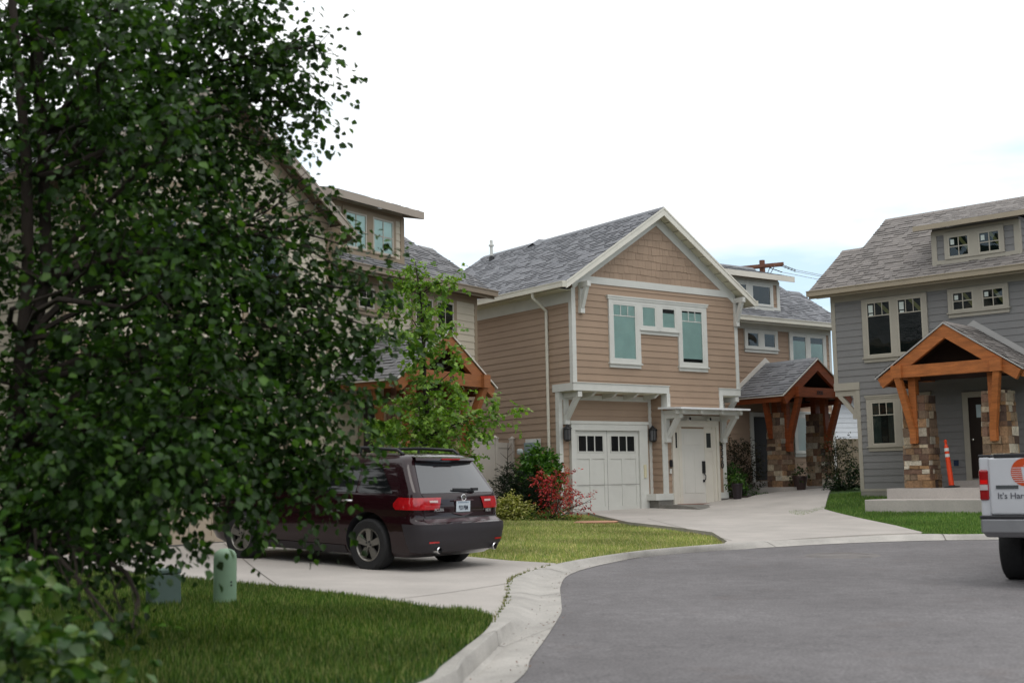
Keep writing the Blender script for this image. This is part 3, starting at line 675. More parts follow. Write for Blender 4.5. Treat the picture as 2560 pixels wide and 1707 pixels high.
    pr = mk(); za, zr_ = P['pe'], P['pr']; sp = (zr_-za)/ph; L = lambda s, y, z: (fx(s), y, z)
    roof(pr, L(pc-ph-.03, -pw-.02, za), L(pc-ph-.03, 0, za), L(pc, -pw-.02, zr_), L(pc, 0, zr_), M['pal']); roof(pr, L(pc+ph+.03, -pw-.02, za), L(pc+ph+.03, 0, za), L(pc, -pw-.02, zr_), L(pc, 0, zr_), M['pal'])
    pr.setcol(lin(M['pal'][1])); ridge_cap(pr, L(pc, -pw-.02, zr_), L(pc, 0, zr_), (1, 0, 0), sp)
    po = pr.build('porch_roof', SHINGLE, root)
    de = mk()
    for q in (-1, 1): de.ext([L(pc+q*(ph+.04), -pw-.045, za-.018), L(pc, -pw-.045, zr_-.003), L(pc, -pw-.045, zr_-.04), L(pc+q*(ph+.04), -pw-.045, za-.055)], (0, .03, 0)); bx(de, pc+q*(ph+.045), pc+q*(ph+.015), -pw-.04, 0, za-.05, za-.012)
    de.build('drip_edge', M['flash'], po)
    hb = .27
    for q in (-1, 1): fb = mk(); fb.ext([L(pc+q*(ph-.02), -pw-.01, za-.05), L(pc, -pw-.01, zr_-.045), L(pc, -pw-.01, zr_-.045-hb*1.25), L(pc+q*(ph-.14), -pw-.01, za-.05-hb*.82)], (0, .12, 0)); fb.build('barge_board', WD, root); fb = mk(); bx(fb, pc+q*(ph-.02), pc+q*(ph-.06), -pw+.11, 0, za-.21, za-.05); fb.build('eave_board', WD, root)
    us = mk()
    for q in (-1, 1): us.poly([L(pc+q*(ph-.03), -pw+.1, za-.10), L(pc+q*(ph-.03), 0, za-.10), L(pc, 0, zr_-.10), L(pc, -pw+.1, zr_-.10)])
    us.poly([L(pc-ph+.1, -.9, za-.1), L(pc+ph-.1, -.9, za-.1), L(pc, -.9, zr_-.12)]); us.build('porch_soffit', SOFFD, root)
    bm_ = mk(); bz0, bz1 = za-.06, za+.25
    bx(bm_, pc-bo+.1, pc+bo-.1, -pw-.05, -pw+.13, bz0+.01, bz1-.01); bm_.build('tie_beam', WD, root)
    for q in (-1, 1):
        pl = mk(); bx(pl, pc+q*(bo-.13), pc+q*(bo+.13), -pw-.13, 0, bz0, bz1); pl.build('plate_beam', WD, root)
        ps = mk(); bx(ps, pc+q*co-.09, pc+q*co+.09, -1.66, -1.46, 2.35, bz0); xa = pc+q*(co*.8+bo*.2)
        ps.beam(L(pc+q*co, -1.68, 2.33), L(pc+q*co, -1.68, 2.75), .155, .13, (0, 1, 0)); ps.beam(L(pc+q*co, -1.66, 2.6), L(pc+q*bo, -pw-.02, bz0+.02), .15, .17, (0, 1, 0))
        if P.get('side_brace', 1): ps.beam(L(pc+q*(co+.25), -1.2, 2.75), L(pc+q*(ph-.2), -1.2, bz0+.05), .13, .15, (0, 1, 0)); bx(ps, pc+q*co-.1, pc+q*co+.1, -1.3, -1.1, fl+2.2, bz0)
        ps.build('knee_brace', WD, root)
        stone_column('stone_column', root, zb, fx(pc+q*co), -1.3, fl, 3.52, P['cwb'], P['cwt'])
    fs = mk()
    for q in (-1, 1): fs.ext([L(pc+q*(ph+.05), -.002, za+.02), L(pc, -.002, zr_+.02), L(pc, -.002, zr_+.2), L(pc+q*(ph+.22), -.002, za+.05)], (0, -.03, 0))
    fs.build('flashing_board', M['flash'], root)

def gable(root, zb, X0, M, P):
    """garage block with a front gable; local u = X-X0, v = Y+2"""
    o3 = (X0, -2, -zb); mk = lambda: MB(o3); W = 6.18; base = P['base']; zf = P['zf']; VE = P['VE']
    w = mk(); siding(w, 'x', 0, W, 4.11, 6.80, 0, base); w.box(.004, W-.004, .004, VE-.4, 4.1, 6.56)
    siding(w, 'y', 0, VE-.4, 4.1, 6.45, 0, base); siding(w, 'y', 0, VE-.4, 4.1, 6.45, W, base, out=1)
    gv = .64
    siding(w, 'x', 0, W, zf+.1, 4.1, gv, base); w.box(.004, W-.004, gv+.004, VE-.4, zf-.4, 4.1); siding(w, 'y', gv, VE-.4, zf-.1, 4.1, 0, base); siding(w, 'y', gv, VE-.4, zf-.1, 4.1, W, base, out=1)
    if P['entry']:
        siding(w, 'x', 3.30, 5.40, 3.45, 4.11, 0, base); w.box(3.30, 5.40, .004, .3, 3.45, 4.1)
        siding(w, 'x', 3.28, 5.74, zf+.4, 3.5, .2, base); w.box(3.284, 5.736, .204, gv+.1, zf+.3, 3.5); siding(w, 'y', .2, gv, zf+.3, 4.1, 3.28, base)
    wz = lambda u: 6.60+SL*min(u+.02, W-u+.02)
    [w.ext([(0, v_, 6.4), (W, v_, 6.4), (W, v_, 6.86), (W/2, v_, 6.86+SL*W/2), (0, v_, 6.86)], (0, .1, 0)) for v_ in (.01, VE-.5)]
    w.build('wall', M['siding'], root)
    # shingles in the gable
    sh = mk(); z = 6.98; i = 0
    while z < 8.72:
        e = .205; x = random.uniform(-.1, 0)
        lim = lambda zz: ((zz-6.72)/SL, W-(zz-6.72)/SL)
        x = lim(z)[0]-random.uniform(0, .15); ph_ = random.uniform(0, 6)
        while x < lim(z)[1]:
            wd = random.uniform(.09, .24); dz = -.02+.018*math.sin(x*3.2+ph_)+random.uniform(-.006, .006); th = random.uniform(.014, .022)
            a, b = max(x+.002, lim(z)[0]), min(x+wd-.002, lim(z)[1]); at_, bt = max(a, lim(z+e)[0]), min(b, lim(z+e)[1])
            if b > a and bt > at_:
                v_ = random.uniform(.93, 1.04); sh.setcol((v_, v_, v_))
                sh.poly([(a, -th, z+dz), (b, -th, z+dz), (bt, -.004, z+e+.01), (at_, -.004, z+e+.01)]); sh.poly([(a, 0, z+dz), (b, 0, z+dz), (b, -th, z+dz), (a, -th, z+dz)])
                sh.poly([(a, 0, z+dz), (a, -th, z+dz), (at_, -.004, z+e)]); sh.poly([(b, 0, z+dz), (bt, -.004, z+e), (b, -th, z+dz)])
            x += wd
        z += e; i += 1
    sh.build('gable_shingles', M['siding'], root)
    t = mk()
    t.box(-.02, .11, -.024, .11, 4.12, 6.62); t.box(W-.11, W+.02, -.024, .11, 4.12, 6.62); t.box(.25, W-.25, -.034, 0, 6.79, 6.98)
    t.box(-.02, .1, gv-.03, gv+.12, zf-.1, 3.93); t.box(-.024, .008, .11, VE-.4, 6.25, 6.56)
    t.box(-.035, 3.38 if P['entry'] else W+.03, -.04, .0, 3.92, 4.12); t.box(-.035, .0, .0, gv+.22, 3.92, 4.12); t.box(-.06, 3.40 if P['entry'] else W+.05, -.06, 0, 4.12, 4.14)
    if P['entry']:
        t.box(3.28, 3.40, -.042, .2, 3.5, 3.92); t.box(5.34, W+.03, -.04, 0, 3.93, 4.12); t.box(5.34, 5.48, -.042, .3, 3.5, 3.93); t.box(5.32, W+.05, -.06, 0, 4.12, 4.14)
        t.box(3.17, 3.29, gv-.032, gv, zf, 3.86)
    t.box(.1, W if not P['entry'] else 3.28, gv-.02, gv, 3.72, 3.86)
    t.build('corner_trim', M['trim'], root)
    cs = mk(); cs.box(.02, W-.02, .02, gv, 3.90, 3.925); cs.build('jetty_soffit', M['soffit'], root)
    jb = mk()
    for u in (.75, 1.5, 2.25, 3.0) if P['entry'] else (.8, 1.8, 2.8, 3.8, 4.8): jb.ext([(u, .03, 3.90), (u, gv, 3.90), (u, gv, 3.76), (u, .2, 3.80)], (.08, 0, 0))
    jb.build('joist_tails', M['trim'], root)
    bracket(root, zb, X0+.2, -2+gv, 3.90, .66, .82, M, .14)
    if P['entry']: bracket(root, zb, X0+W-.1, -2+gv, 3.90, .66, .8, M, .14)
    bracket(root, zb, X0+.28, -2, 6.78, .40, .80, M, .12); bracket(root, zb, X0+W-.06, -2, 6.78, .40, .80, M, .12)
    # roof
    rm = mk(); ze = 6.72; oh = .45; zr = ze+SL*(W/2+oh)
    for q in (0, 1):
        e = (lambda v: (-oh, v, ze)) if q == 0 else (lambda v: (W+oh, v, ze)); r = lambda v: (W/2, v, zr)
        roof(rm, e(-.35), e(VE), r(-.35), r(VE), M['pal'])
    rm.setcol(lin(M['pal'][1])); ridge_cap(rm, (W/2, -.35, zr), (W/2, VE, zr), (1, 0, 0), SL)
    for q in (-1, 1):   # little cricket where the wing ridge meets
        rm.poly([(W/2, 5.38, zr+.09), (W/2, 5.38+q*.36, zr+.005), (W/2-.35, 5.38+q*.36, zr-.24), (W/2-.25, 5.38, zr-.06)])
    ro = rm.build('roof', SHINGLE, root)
    n = .215
    for q in (-1, 1):
        bg_ = mk(); c0 = W/2+q*(W/2+oh)
        for v0, v1 in ((-.365, -.325), (VE-.03, VE+.01)):
            bg_ = mk(); bg_.ext([(c0, v0, ze-.014), (W/2, v0, zr-.014), (W/2, v0, zr-.014-n), (c0, v0, ze-.02-n*.8)], (0, v1-v0, 0)); bg_.build('barge_board', M['barge'], root)
        bg_ = mk(); bg_.ext([(c0, -.38, ze+.006), (W/2, -.38, zr+.006), (W/2, -.38, zr-.045), (c0, -.38, ze-.045)], (0, .014, 0)); bg_.build('drip_edge', M['barge'], root)
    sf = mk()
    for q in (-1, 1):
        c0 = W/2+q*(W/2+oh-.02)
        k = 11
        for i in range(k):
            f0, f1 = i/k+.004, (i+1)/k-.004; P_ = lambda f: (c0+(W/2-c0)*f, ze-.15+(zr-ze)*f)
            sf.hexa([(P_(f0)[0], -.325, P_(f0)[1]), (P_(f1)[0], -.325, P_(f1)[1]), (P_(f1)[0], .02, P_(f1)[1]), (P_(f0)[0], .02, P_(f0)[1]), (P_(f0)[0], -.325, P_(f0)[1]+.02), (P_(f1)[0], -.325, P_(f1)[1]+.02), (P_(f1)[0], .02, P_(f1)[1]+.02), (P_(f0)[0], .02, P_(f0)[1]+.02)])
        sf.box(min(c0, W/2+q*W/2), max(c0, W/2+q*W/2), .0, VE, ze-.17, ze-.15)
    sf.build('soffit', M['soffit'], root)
    ri = mk()
    for q in (-1, 1):
        c0 = W/2+q*(W/2-.02); zz = 6.875
        ri.ext([(c0, -.03, zz), (W/2, -.03, zz+SL*(W/2-.02)), (W/2, -.03, zz+SL*(W/2-.02)-.30), (c0, -.03, zz-.30)], (0, .026, 0))
    ri.build('rake_trim', M['trim'], root)
    gt = mk()
    for q in (0, 1):
        a, b = ((-oh-.12, -oh-.01) if q == 0 else (W+oh+.01, W+oh+.12)); gt.box(a, b, -.33, VE, 6.57, 6.70); gt.box(a-.012, b+.012, -.34, VE, 6.695, 6.72); gt.box(a-.01, b+.01, -.36, -.33, 6.56, 6.72)
    gt.build('gutter', M['gutter'], root)
    ds = mk(); v = 1.02; xd = -.06
    ds.tube([(-oh-.06, v, 6.58), (-oh-.06, v, 6.45), (-.30, v, 6.30), (xd, v, 6.12), (xd, v, 6.0), (xd, v, zf+.02)], .042, 8); ds.build('downspout', M['gutter'], root, smooth=50)
    # upper windows: tall, two short, tall under one head
    Z1 = 6.42; y = 0
    pan = [(1.36, 2.22, 4.78, 6.32), (2.42, 2.96, 5.72, 6.32), (3.16, 3.70, 5.72, 6.32), (3.90, 4.76, 4.78, 6.32)]
    specs = [((1.24, 2.36, 4.70, Z1), pan[0], ((.0, 1.0),), (.2, 3), True), ((2.36, 3.06, 5.66, Z1), pan[1], ((0, 1),), None, True), ((3.06, 3.79, 5.66, Z1), pan[2], ((0, .78),), None, True), ((3.79, 4.91, 4.70, Z1), pan[3], ((.07, .97),), (.2, 3), True)]
    for (a, b, c_, d), p, bl, mu, si in specs:
        window(root, zb, X0+a, X0+b, c_, d, -2, M, [(X0+p[0], X0+p[1], p[2], p[3])], cap=False, munt=mu, blind=list(bl) if P['entry'] else None)
    hd = mk(); hd.box(1.20, 4.95, -.075, 0, Z1, Z1+.06); hd.box(1.18, 4.97, -.09, 0, Z1+.06, Z1+.1); hd.build('window_head', M['trim'], root)
    # garage door
    u0, u1 = P['gd']; zt = zf+2.16
    gd = mk(); y = gv-.03; gd.box(u0, u1, y, y+.03, zf, zt)
    nb = P['bays']; bw = (u1-u0)/nb
    for i in range(nb):
        a = u0+i*bw; b = a+bw; f = .11
        for q in ((a+.006, a+f, zf+.01, zt-.01), (b-f, b-.006, zf+.01, zt-.01), ((a+b)/2-f/2, (a+b)/2+f/2, zf+.12, zf+1.48)): gd.box(q[0], q[1], y-.018, y, q[2], q[3])
        for z0, z1 in ((zf+.01, zf+.13), (zf+1.40, zf+1.56), (zt-.13, zt-.01)): gd.box(a+f, b-f, y-.017, y, z0, z1)
    go = gd.build('garage_door', M['gdoor'], root)
    gr = mk()
    for z in (zf+.70,): gr.box(u0, u1, y-.0195, y-.0165, z-.006, z+.006)
    for i in range(1, nb): gr.box(u0+i*bw-.005, u0+i*bw+.005, y-.0185, y, zf, zt)
    gr.box(u0, u1, y-.02, y+.01, zf-.015, zf+.012); gr.build('panel_joint', pm('joint_grey', '#6a6864', .9), go)
    gl = mk(); gm = mk()
    for i in range(nb):
        a = u0+i*bw+.15; b = u0+(i+1)*bw-.15; c_, d = zt-.56, zt-.15
        gl.poly([(a, y-.012, c_), (b, y-.012, c_), (b, y-.012, d), (a, y-.012, d)])
        for k in (1, 2): x = a+(b-a)*k/3; gm.box(x-.018, x+.018, y-.018, y-.008, c_, d)
        for q in ((a-.03, b+.03, c_-.03, c_), (a-.03, b+.03, d, d+.03), (a-.03, a, c_, d), (b, b+.03, c_, d)): gm.box(q[0], q[1], y-.024, y-.005, q[2], q[3])
    gm.build('muntin', M['gdoor'], go); gl.build('pane', pm('dark_garage_glass', (.012, .013, .014), .08, .2, spec=.5), go)
    fr = mk(); yy = gv-.06
    fr.box(u0-.14, u0, yy-.05, gv, zf-.02, zt+.0); fr.box(u1, u1+.30 if P['entry'] else u1+.14, yy-.05, gv, zf-.02, zt); fr.box(u0-.14, u1+.30 if P['entry'] else u1+.14, yy-.055, gv, zt, zt+.17); fr.box(u0-.17, u1+.33 if P['entry'] else u1+.17, yy-.075, gv, zt+.17, zt+.25); fr.build('door_frame', M['trim'], go)

def lantern(root, zb, x, y, z):
    m = MB((0, 0, -zb)); m.box(x-.02, x+.02, y-.10, y, z+.10, z+.16); m.lathe([(.02, .26), (.04, .22), (.12, .16), (.13, .14), (.02, .13)], (x, y-.14, z), 'z', 8); m.lathe([(.02, -.2), (.085, -.18), (.09, -.16), (.02, -.15)], (x, y-.14, z), 'z', 8)
    for k in range(6): a = k*math.pi/3; m.tube([(x+.095*math.cos(a), y-.14+.095*math.sin(a), z-.16), (x+.105*math.cos(a), y-.14+.105*math.sin(a), z+.15)], .01, 5)
    o = m.build('wall_lantern', BLACKM, root); q = MB((0, 0, -zb)); q.lathe([(.085, -.15), (.095, .13)], (x, y-.14, z), 'z', 10); q.build('lantern_glass', pm('seeded_glass', '#59595a', .25, .2), o)

# ------------------------------------------------------------------ the three houses
PAL_G = ['#77787c', '#808286', '#8b8c90', '#6c6e73', '#929396']; PAL_B = ['#787370', '#837d79', '#8d8782', '#6f6a66', '#928c86']; PAL_C = ['#757577', '#807f80', '#8b898b', '#6b6b6d', '#949190']
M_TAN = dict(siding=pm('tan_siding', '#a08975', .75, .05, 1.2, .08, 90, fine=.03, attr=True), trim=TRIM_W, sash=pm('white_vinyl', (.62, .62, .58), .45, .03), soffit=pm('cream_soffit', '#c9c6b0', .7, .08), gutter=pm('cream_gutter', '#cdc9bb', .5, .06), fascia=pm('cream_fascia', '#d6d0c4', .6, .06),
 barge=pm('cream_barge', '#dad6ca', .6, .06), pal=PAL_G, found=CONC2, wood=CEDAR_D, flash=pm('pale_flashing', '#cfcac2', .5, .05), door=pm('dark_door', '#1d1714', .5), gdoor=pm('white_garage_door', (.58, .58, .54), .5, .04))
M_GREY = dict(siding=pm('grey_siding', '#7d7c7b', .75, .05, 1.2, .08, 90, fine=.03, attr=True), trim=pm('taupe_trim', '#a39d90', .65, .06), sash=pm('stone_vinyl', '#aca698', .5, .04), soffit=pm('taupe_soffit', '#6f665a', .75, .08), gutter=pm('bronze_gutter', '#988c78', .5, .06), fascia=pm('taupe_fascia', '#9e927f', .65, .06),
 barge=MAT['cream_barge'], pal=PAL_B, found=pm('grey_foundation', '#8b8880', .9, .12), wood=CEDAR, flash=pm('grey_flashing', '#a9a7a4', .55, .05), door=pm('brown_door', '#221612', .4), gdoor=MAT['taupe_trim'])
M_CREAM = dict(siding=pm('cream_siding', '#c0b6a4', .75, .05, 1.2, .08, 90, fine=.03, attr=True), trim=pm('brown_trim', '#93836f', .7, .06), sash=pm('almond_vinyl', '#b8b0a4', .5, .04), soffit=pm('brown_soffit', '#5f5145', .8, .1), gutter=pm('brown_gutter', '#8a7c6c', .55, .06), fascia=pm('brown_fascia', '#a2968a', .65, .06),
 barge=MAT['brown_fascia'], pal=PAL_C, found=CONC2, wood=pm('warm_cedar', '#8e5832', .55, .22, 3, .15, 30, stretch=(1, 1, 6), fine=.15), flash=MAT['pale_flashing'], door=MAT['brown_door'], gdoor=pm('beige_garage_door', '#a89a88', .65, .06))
teal = dict(blind=[(0, 1), (0, 1)])
zbT = .6
p = TO+TU*12.81+TV*2
tan = empty('tan_house', (p[0], p[1], zbT), AT, 'tan two storey house with white trim, single garage door and grey gabled roof', 'house', 'craftsman houses round the cul-de-sac')
wing(tan, zbT, -1, M_TAN, dict(jetty=0, S1=6.9, zg=1.0, base=.08, r0=-.45, r1=.16, d0=2.41, d1=5.3, fz=8.06, floor=1.27, pc=3.26, ph=1.62, pw=2.12, bo=.93, co=.9, cwb=.60, cwt=.52, pe=4.02, pr=5.18,
    win=dict(dormer={}, big=dict(munt=None, blind=[(0, .9), (0, .86)]), small={}, low=dict(blind=[(0, 1), (0, 1)]))))
gable(tan, zbT, -12.81, M_TAN, dict(base=.1, zf=.75, VE=8.45, entry=True, gd=(.46, 2.74), bays=2))
# entry, awning, meter, lanterns of the tan house
o3 = (-12.81, -2, -zbT); mk = lambda: MB(o3); z0 = .87
e = mk(); e.box(3.26, 3.45, .17, .2, 1.16, 3.5); e.box(5.60, 5.74, .17, .3, 1.16, 3.5); e.box(2.94, 3.62, .15, .2, 1.0, 1.18); e.box(2.94, 3.60, .2, .62, 1.0, 1.17); e.box(5.44, 5.76, .15, .2, 1.0, 1.17); e.box(3.28, 5.7, .165, .2, 3.2, 3.34)
e.build('entry_trim', TRIM_W, tan)
e = mk(); e.box(3.05, 3.62, .17, .62, .55, 1.0); e.box(5.4, 5.74, .17, .4, .55, 1.0); e.build('entry_foundation', CONC2, tan)
e = mk(); e.box(3.60, 3.70, .12, .2, z0, 3.2); e.box(5.32, 5.42, .12, .2, z0, 3.2); e.box(3.70, 5.32, .12, .2, 3.02, 3.2); e.box(3.70, 3.97, .165, .2, z0, 3.02); e.box(4.90, 5.32, .165, .2, z0, 3.02); e.box(3.86, 3.97, .15, .2, z0, 3.02); e.box(4.86, 4.93, .15, .2, z0, 3.02); e.box(5.18, 5.24, .15, .2, z0, 3.02); e.box(4.93, 5.18, .155, .2, 2.35, 2.43); e.box(4.93, 5.18, .155, .2, 2.86, 2.95)
fr = e.build('entry_frame', pm('ivory_paint', (.66, .62, .54), .5, .04), tan)
e = mk(); e.box(3.72, 3.80, .158, .168, 2.43, 2.86); e.box(4.95, 5.12, .158, .168, 2.44, 2.85); e.build('sidelight', pm('sidelight_glass', '#3a3d3c', .1, .2), fr)
e = mk(); e.box(3.97, 4.86, .16, .2, z0, 2.97); e.box(4.05, 4.78, .152, .16, 2.52, 2.85); e.box(4.05, 4.38, .152, .16, z0+.3, 2.38); e.box(4.45, 4.78, .152, .16, z0+.3, 2.38); dr = e.build('entry_door', pm('white_entry_door', (.64, .62, .57), .45, .03), tan, bevel=.006)
e = mk(); e.box(4.73, 4.83, .11, .155, 1.72, 2.06); e.tube([(4.78, .12, 1.72), (4.80, .08, 1.64), (4.79, .08, 1.56), (4.77, .12, 1.5)], .016, 8); e.box(4.75, 4.81, .12, .155, 1.47, 1.54); e.build('door_handle', BLACKM, dr)
e = mk(); e.box(3.7, 5.35, -.12, .18, z0-.03, z0+.012); e.build('doorstep', pm('red_sill', '#8c6c60', .8), tan)
e = mk(); e.hexa([(3.12, .17, 3.50), (5.84, .17, 3.50), (5.84, -.74, 3.46), (3.12, -.74, 3.46), (3.12, .17, 3.55), (5.84, .17, 3.55), (5.84, -.74, 3.51), (3.12, -.74, 3.51)]); aw = e.build('entry_awning', pm('white_metal', (.78, .79, .80), .35, .03, metal=0), tan)
e = mk()
for u in (3.3, 4.0, 4.8, 5.55): e.box(u, u+.09, -.62, .16, 3.36, 3.46)
e.box(3.2, 5.76, -.5, -.42, 3.34, 3.455); e.build('awning_rafter', TRIM_W, aw)
for u in (3.40, 5.60): bracket(tan, zbT, -12.81+u, -2+.17, 3.38, .62, .78, M_TAN, .15)
for u in (4.15, 4.95):
    e = mk(); e.lathe([(.02, .02), (.05, .0), (.055, -.10), (.05, -.11)], (u, .08, 3.24), 'y', 14); s_ = e.build('spotlight', TRIM_W, tan); e = mk(); e.lathe([(.01, -.135), (.043, -.115)], (u, .08, 3.24), 'y', 14); e.build('lamp_face', pm('lamp_dark', '#2a2826', .2), s_)
NUMB = pm('black_numeral', (.02, .02, .022), .5)
for k, ch in enumerate('3320'):
    text_mesh('house_number', ch, .23, NUMB, tan, Matrix.Translation((-12.81+5.535, -2+.135, 2.38-.175*k-zbT)) @ Matrix.Rotation(R(90), 4, 'X'), bold=.004)
e = mk(); e.box(5.44, 5.56, .15, .2, 2.50, 2.62); e.build('number_lamp', pm('olive_box', '#4a4632', .6), tan)
e = mk(); e.box(3.5, 3.57, .12, .17, 1.90, 2.1); e.build('doorbell', BLACKM, tan); e = mk(); e.box(3.49, 3.55, .14, .17, 1.72, 1.86); e.build('doorbell_plate', TRIM_W, tan)
e = mk(); e.box(2.86, 2.94, .5, .56, 1.62, 1.98); e.build('keypad', pm('almond_plastic', '#cfc8a8', .5), tan)
lantern(tan, zbT, -12.81+.13, -2+.60, 2.80); lantern(tan, zbT, -12.81+3.18, -2+.61, 2.80)
e = mk(); e.box(-.05, -.018, 1.42, 2.08, 1.5, 2.72); mt_ = e.build('meter_board', TRIM_W, tan); e = mk(); e.box(-.16, -.05, 1.55, 2.0, 1.6, 2.62); e.build('electric_box', pm('grey_box', '#7d8b90', .5, .08), mt_); e = mk(); e.lathe([(.09, 0), (.085, -.1), (.04, -.13)], (-.16, 2.12, 2.38), 'x', 16); e.build('meter_dome', pm('meter_glass', '#b4bcbc', .15), mt_)
e = mk(); e.lathe([(.10, -.05), (.09, .1), (.052, .14)], (2.58, 7.26, 8.75), 'z', 12); vp = e.build('vent_boot', BLACKM, tan); e = mk(); e.lathe([(.05, .0), (.05, .42), (.09, .42), (.09, .47), (.05, .47), (.05, .62), (.02, .63)], (2.58, 7.26, 8.78), 'z', 12); e.build('vent_pipe', TRIM_W, vp)
text_mesh('house_number', '3320', .15, NUMB, tan, Matrix.Translation((-3.26, -2.12-.055, 4.02+.04-zbT)) @ Matrix.Rotation(R(90), 4, 'X'), bold=.003)
# ramp wall beside the entry walk
mb = MB(); prof = [(.2, .885), (-.55, .875), (-1.15, .82), (-1.95, .66)]
top = [(*tw(3.08, v), z) for v, z in prof]; in_ = [(*tw(3.24, v), z-.004) for v, z in prof]; bot = [(*tw(3.06, v), .5) for v, z in prof]
far = [(*tw(6.0, v+(.0 if v > -1 else .5)), z-(.02 if v > -.3 else .05)) for v, z in prof]
mb.grid([bot, top, in_, far]); tag(mb.build('entry_ramp', CONC2, smooth=None), kind='structure')

zbG = .85
grey = empty('grey_house', (GO[0], GO[1], zbG), AG, 'grey two storey house with taupe trim, bright cedar porch and brown shingle roof', 'house', 'craftsman houses round the cul-de-sac')
gk = dict(sticker=True, rafter=True)
wing(grey, zbG, 1, M_GREY, dict(jetty=.62, S1=13.4, zg=1.02, base=.15, r0=-1.05, r1=-.43, d0=2.30, d1=4.52, fz=7.97, fh=.13, floor=1.25, pc=3.28, ph=1.78, pw=1.86, bo=1.22, co=.98, cwb=.66, cwt=.56, pe=4.0, pr=5.22, side_brace=0,
    win=dict(dormer=dict(munt='cross', **gk), big=dict(munt=(.25, 3), **gk), small=dict(munt='cross', **gk), low=dict(munt=(.3, 3), curtain=True))))
pb = MB((0, 0, -zbG)); pb.box(1.55, 7.0, -2.95, -1.955, .62, 1.0); pb.build('concrete_step', CONC, grey, bevel=.012)
sb = MB((0, 0, -zbG)); sb.box(2.56, 2.68, -.03, 0, 1.78, 1.92); sb.build('outlet_box', pm('navy_plastic', '#1c2c48', .5), grey)

zbC = .6
p = CO-CU*.65
cream = empty('cream_house', (p[0], p[1], zbC), AC, 'cream two storey house with brown trim behind the leafy street tree', 'house', 'craftsman houses round the cul-de-sac')
cwk = dict(munt=(.5, 2))
wing(cream, zbC, -1, M_CREAM, dict(jetty=.65, S1=7.4, zg=.75, base=.09, r0=-.87, r1=-.22, d0=2.33, d1=4.95, fz=8.27, floor=1.05, pc=3.25, ph=1.86, pw=2.02, bo=1.35, co=1.1, cwb=.66, cwt=.56, pe=3.86, pr=5.05,
    win=dict(dormer=dict(munt='cross', blind=[(0, 1), (0, 1)]), big=cwk, small=cwk, low=cwk)))
gable(cream, zbC, -13.38, M_CREAM, dict(base=.1, zf=.56, VE=8.45, entry=False, gd=(.7, 5.5), bays=4))
text_mesh('house_number', '33', .17, NUMB, cream, Matrix.Translation((-3.25+.05, -2.02-.055, 3.86+.04-zbC)) @ Matrix.Rotation(R(90), 4, 'X'), bold=.003)
lantern(cream, zbC, -2.5, -.02, 2.9)

# ------------------------------------------------------------------ fence gate between cream and tan house, far wall and fence
VINYL = pm('almond_vinyl_fence', '#b9b1a8', .6, .04)
fg = tw(-.03, 2.7); fe = cw(-.70, -.05); fd = np.array(fe)-np.array(fg); fl_ = np.linalg.norm(fd); fa = math.atan2(fd[1], fd[0]); zg_ = 1.0
fn = empty('vinyl_fence', (fg[0], fg[1], zg_), fa, 'beige vinyl fence with a gate between the cream and tan houses', 'fence')
L_ = max(fl_, 1.8)
m = MB(); m.box(.1, .95, -.03, .03, .12, 1.62); m.box(.1, .95, -.045, .045, 1.5, 1.64); m.box(.1, .95, -.045, .045, .1, .26); gt_ = m.build('gate', VINYL, fn); m = MB(); m.box(.12, .18, -.09, -.04, 1.2, 1.42); m.build('latch', BLACKM, gt_); m = MB(); m.box(.86, .93, -.075, -.04, .8, .88); m.build('hinge', BLACKM, gt_)
m = MB(); m.box(1.08, L_, -.03, .03, .1, 1.66); m.box(1.08, L_, -.04, .04, 1.6, 1.72); m.build('panel', VINYL, fn)
for x in (0.02, 1.0, L_-.05):
    m = MB(); m.box(x-.065, x+.065, -.065, .065, -.3, 1.74); m.box(x-.08, x+.08, -.08, .08, 1.74, 1.77); m.lathe([(.09, 0), (.01, .06)], (x, 0, 1.77), 'z', 4); m.build('fence_post', VINYL, fn)
p = at(2122, 1000, 52)
wh = empty('white_house', (p[0], p[1], 1.2), .35, 'white house wall glimpsed between the tan and grey houses', 'house')
m = MB(); siding(m, 'x', -5, 5, -.5, 3.7, 0, 0, .2); m.box(-5, 5, .01, 6, -.5, 3.7); m.build('wall', pm('white_siding', '#d4d9de', .7, .04, attr=True), wh)
m = MB(); roof(m, (-5.4, -.5, 3.6), (5.4, -.5, 3.6), (-5.4, 3, 4.4), (5.4, 3, 4.4), PAL_G, .3); roof(m, (-5.4, 6.5, 3.6), (5.4, 6.5, 3.6), (-5.4, 3, 4.4), (5.4, 3, 4.4), PAL_G, .3); m.build('roof', SHINGLE, wh)
p = at(2118, 1160, 45); bf = empty('board_fence', (p[0], p[1], 1.2), .3, 'weathered beige fence behind the bush at the grey house corner', 'fence')
m = MB()
for k in range(24): m.box(-3+k*.25, -3+k*.25+.235, -.02, .02, 0, 1.72)
m.build('board', pm('weathered_board', '#857a68', .9, .15), bf); m = MB(); m.box(-3, 3, .02, .06, 1.5, 1.6); m.box(-3, 3, .02, .06, .3, .4); m.build('rail', MAT['weathered_board'], bf)

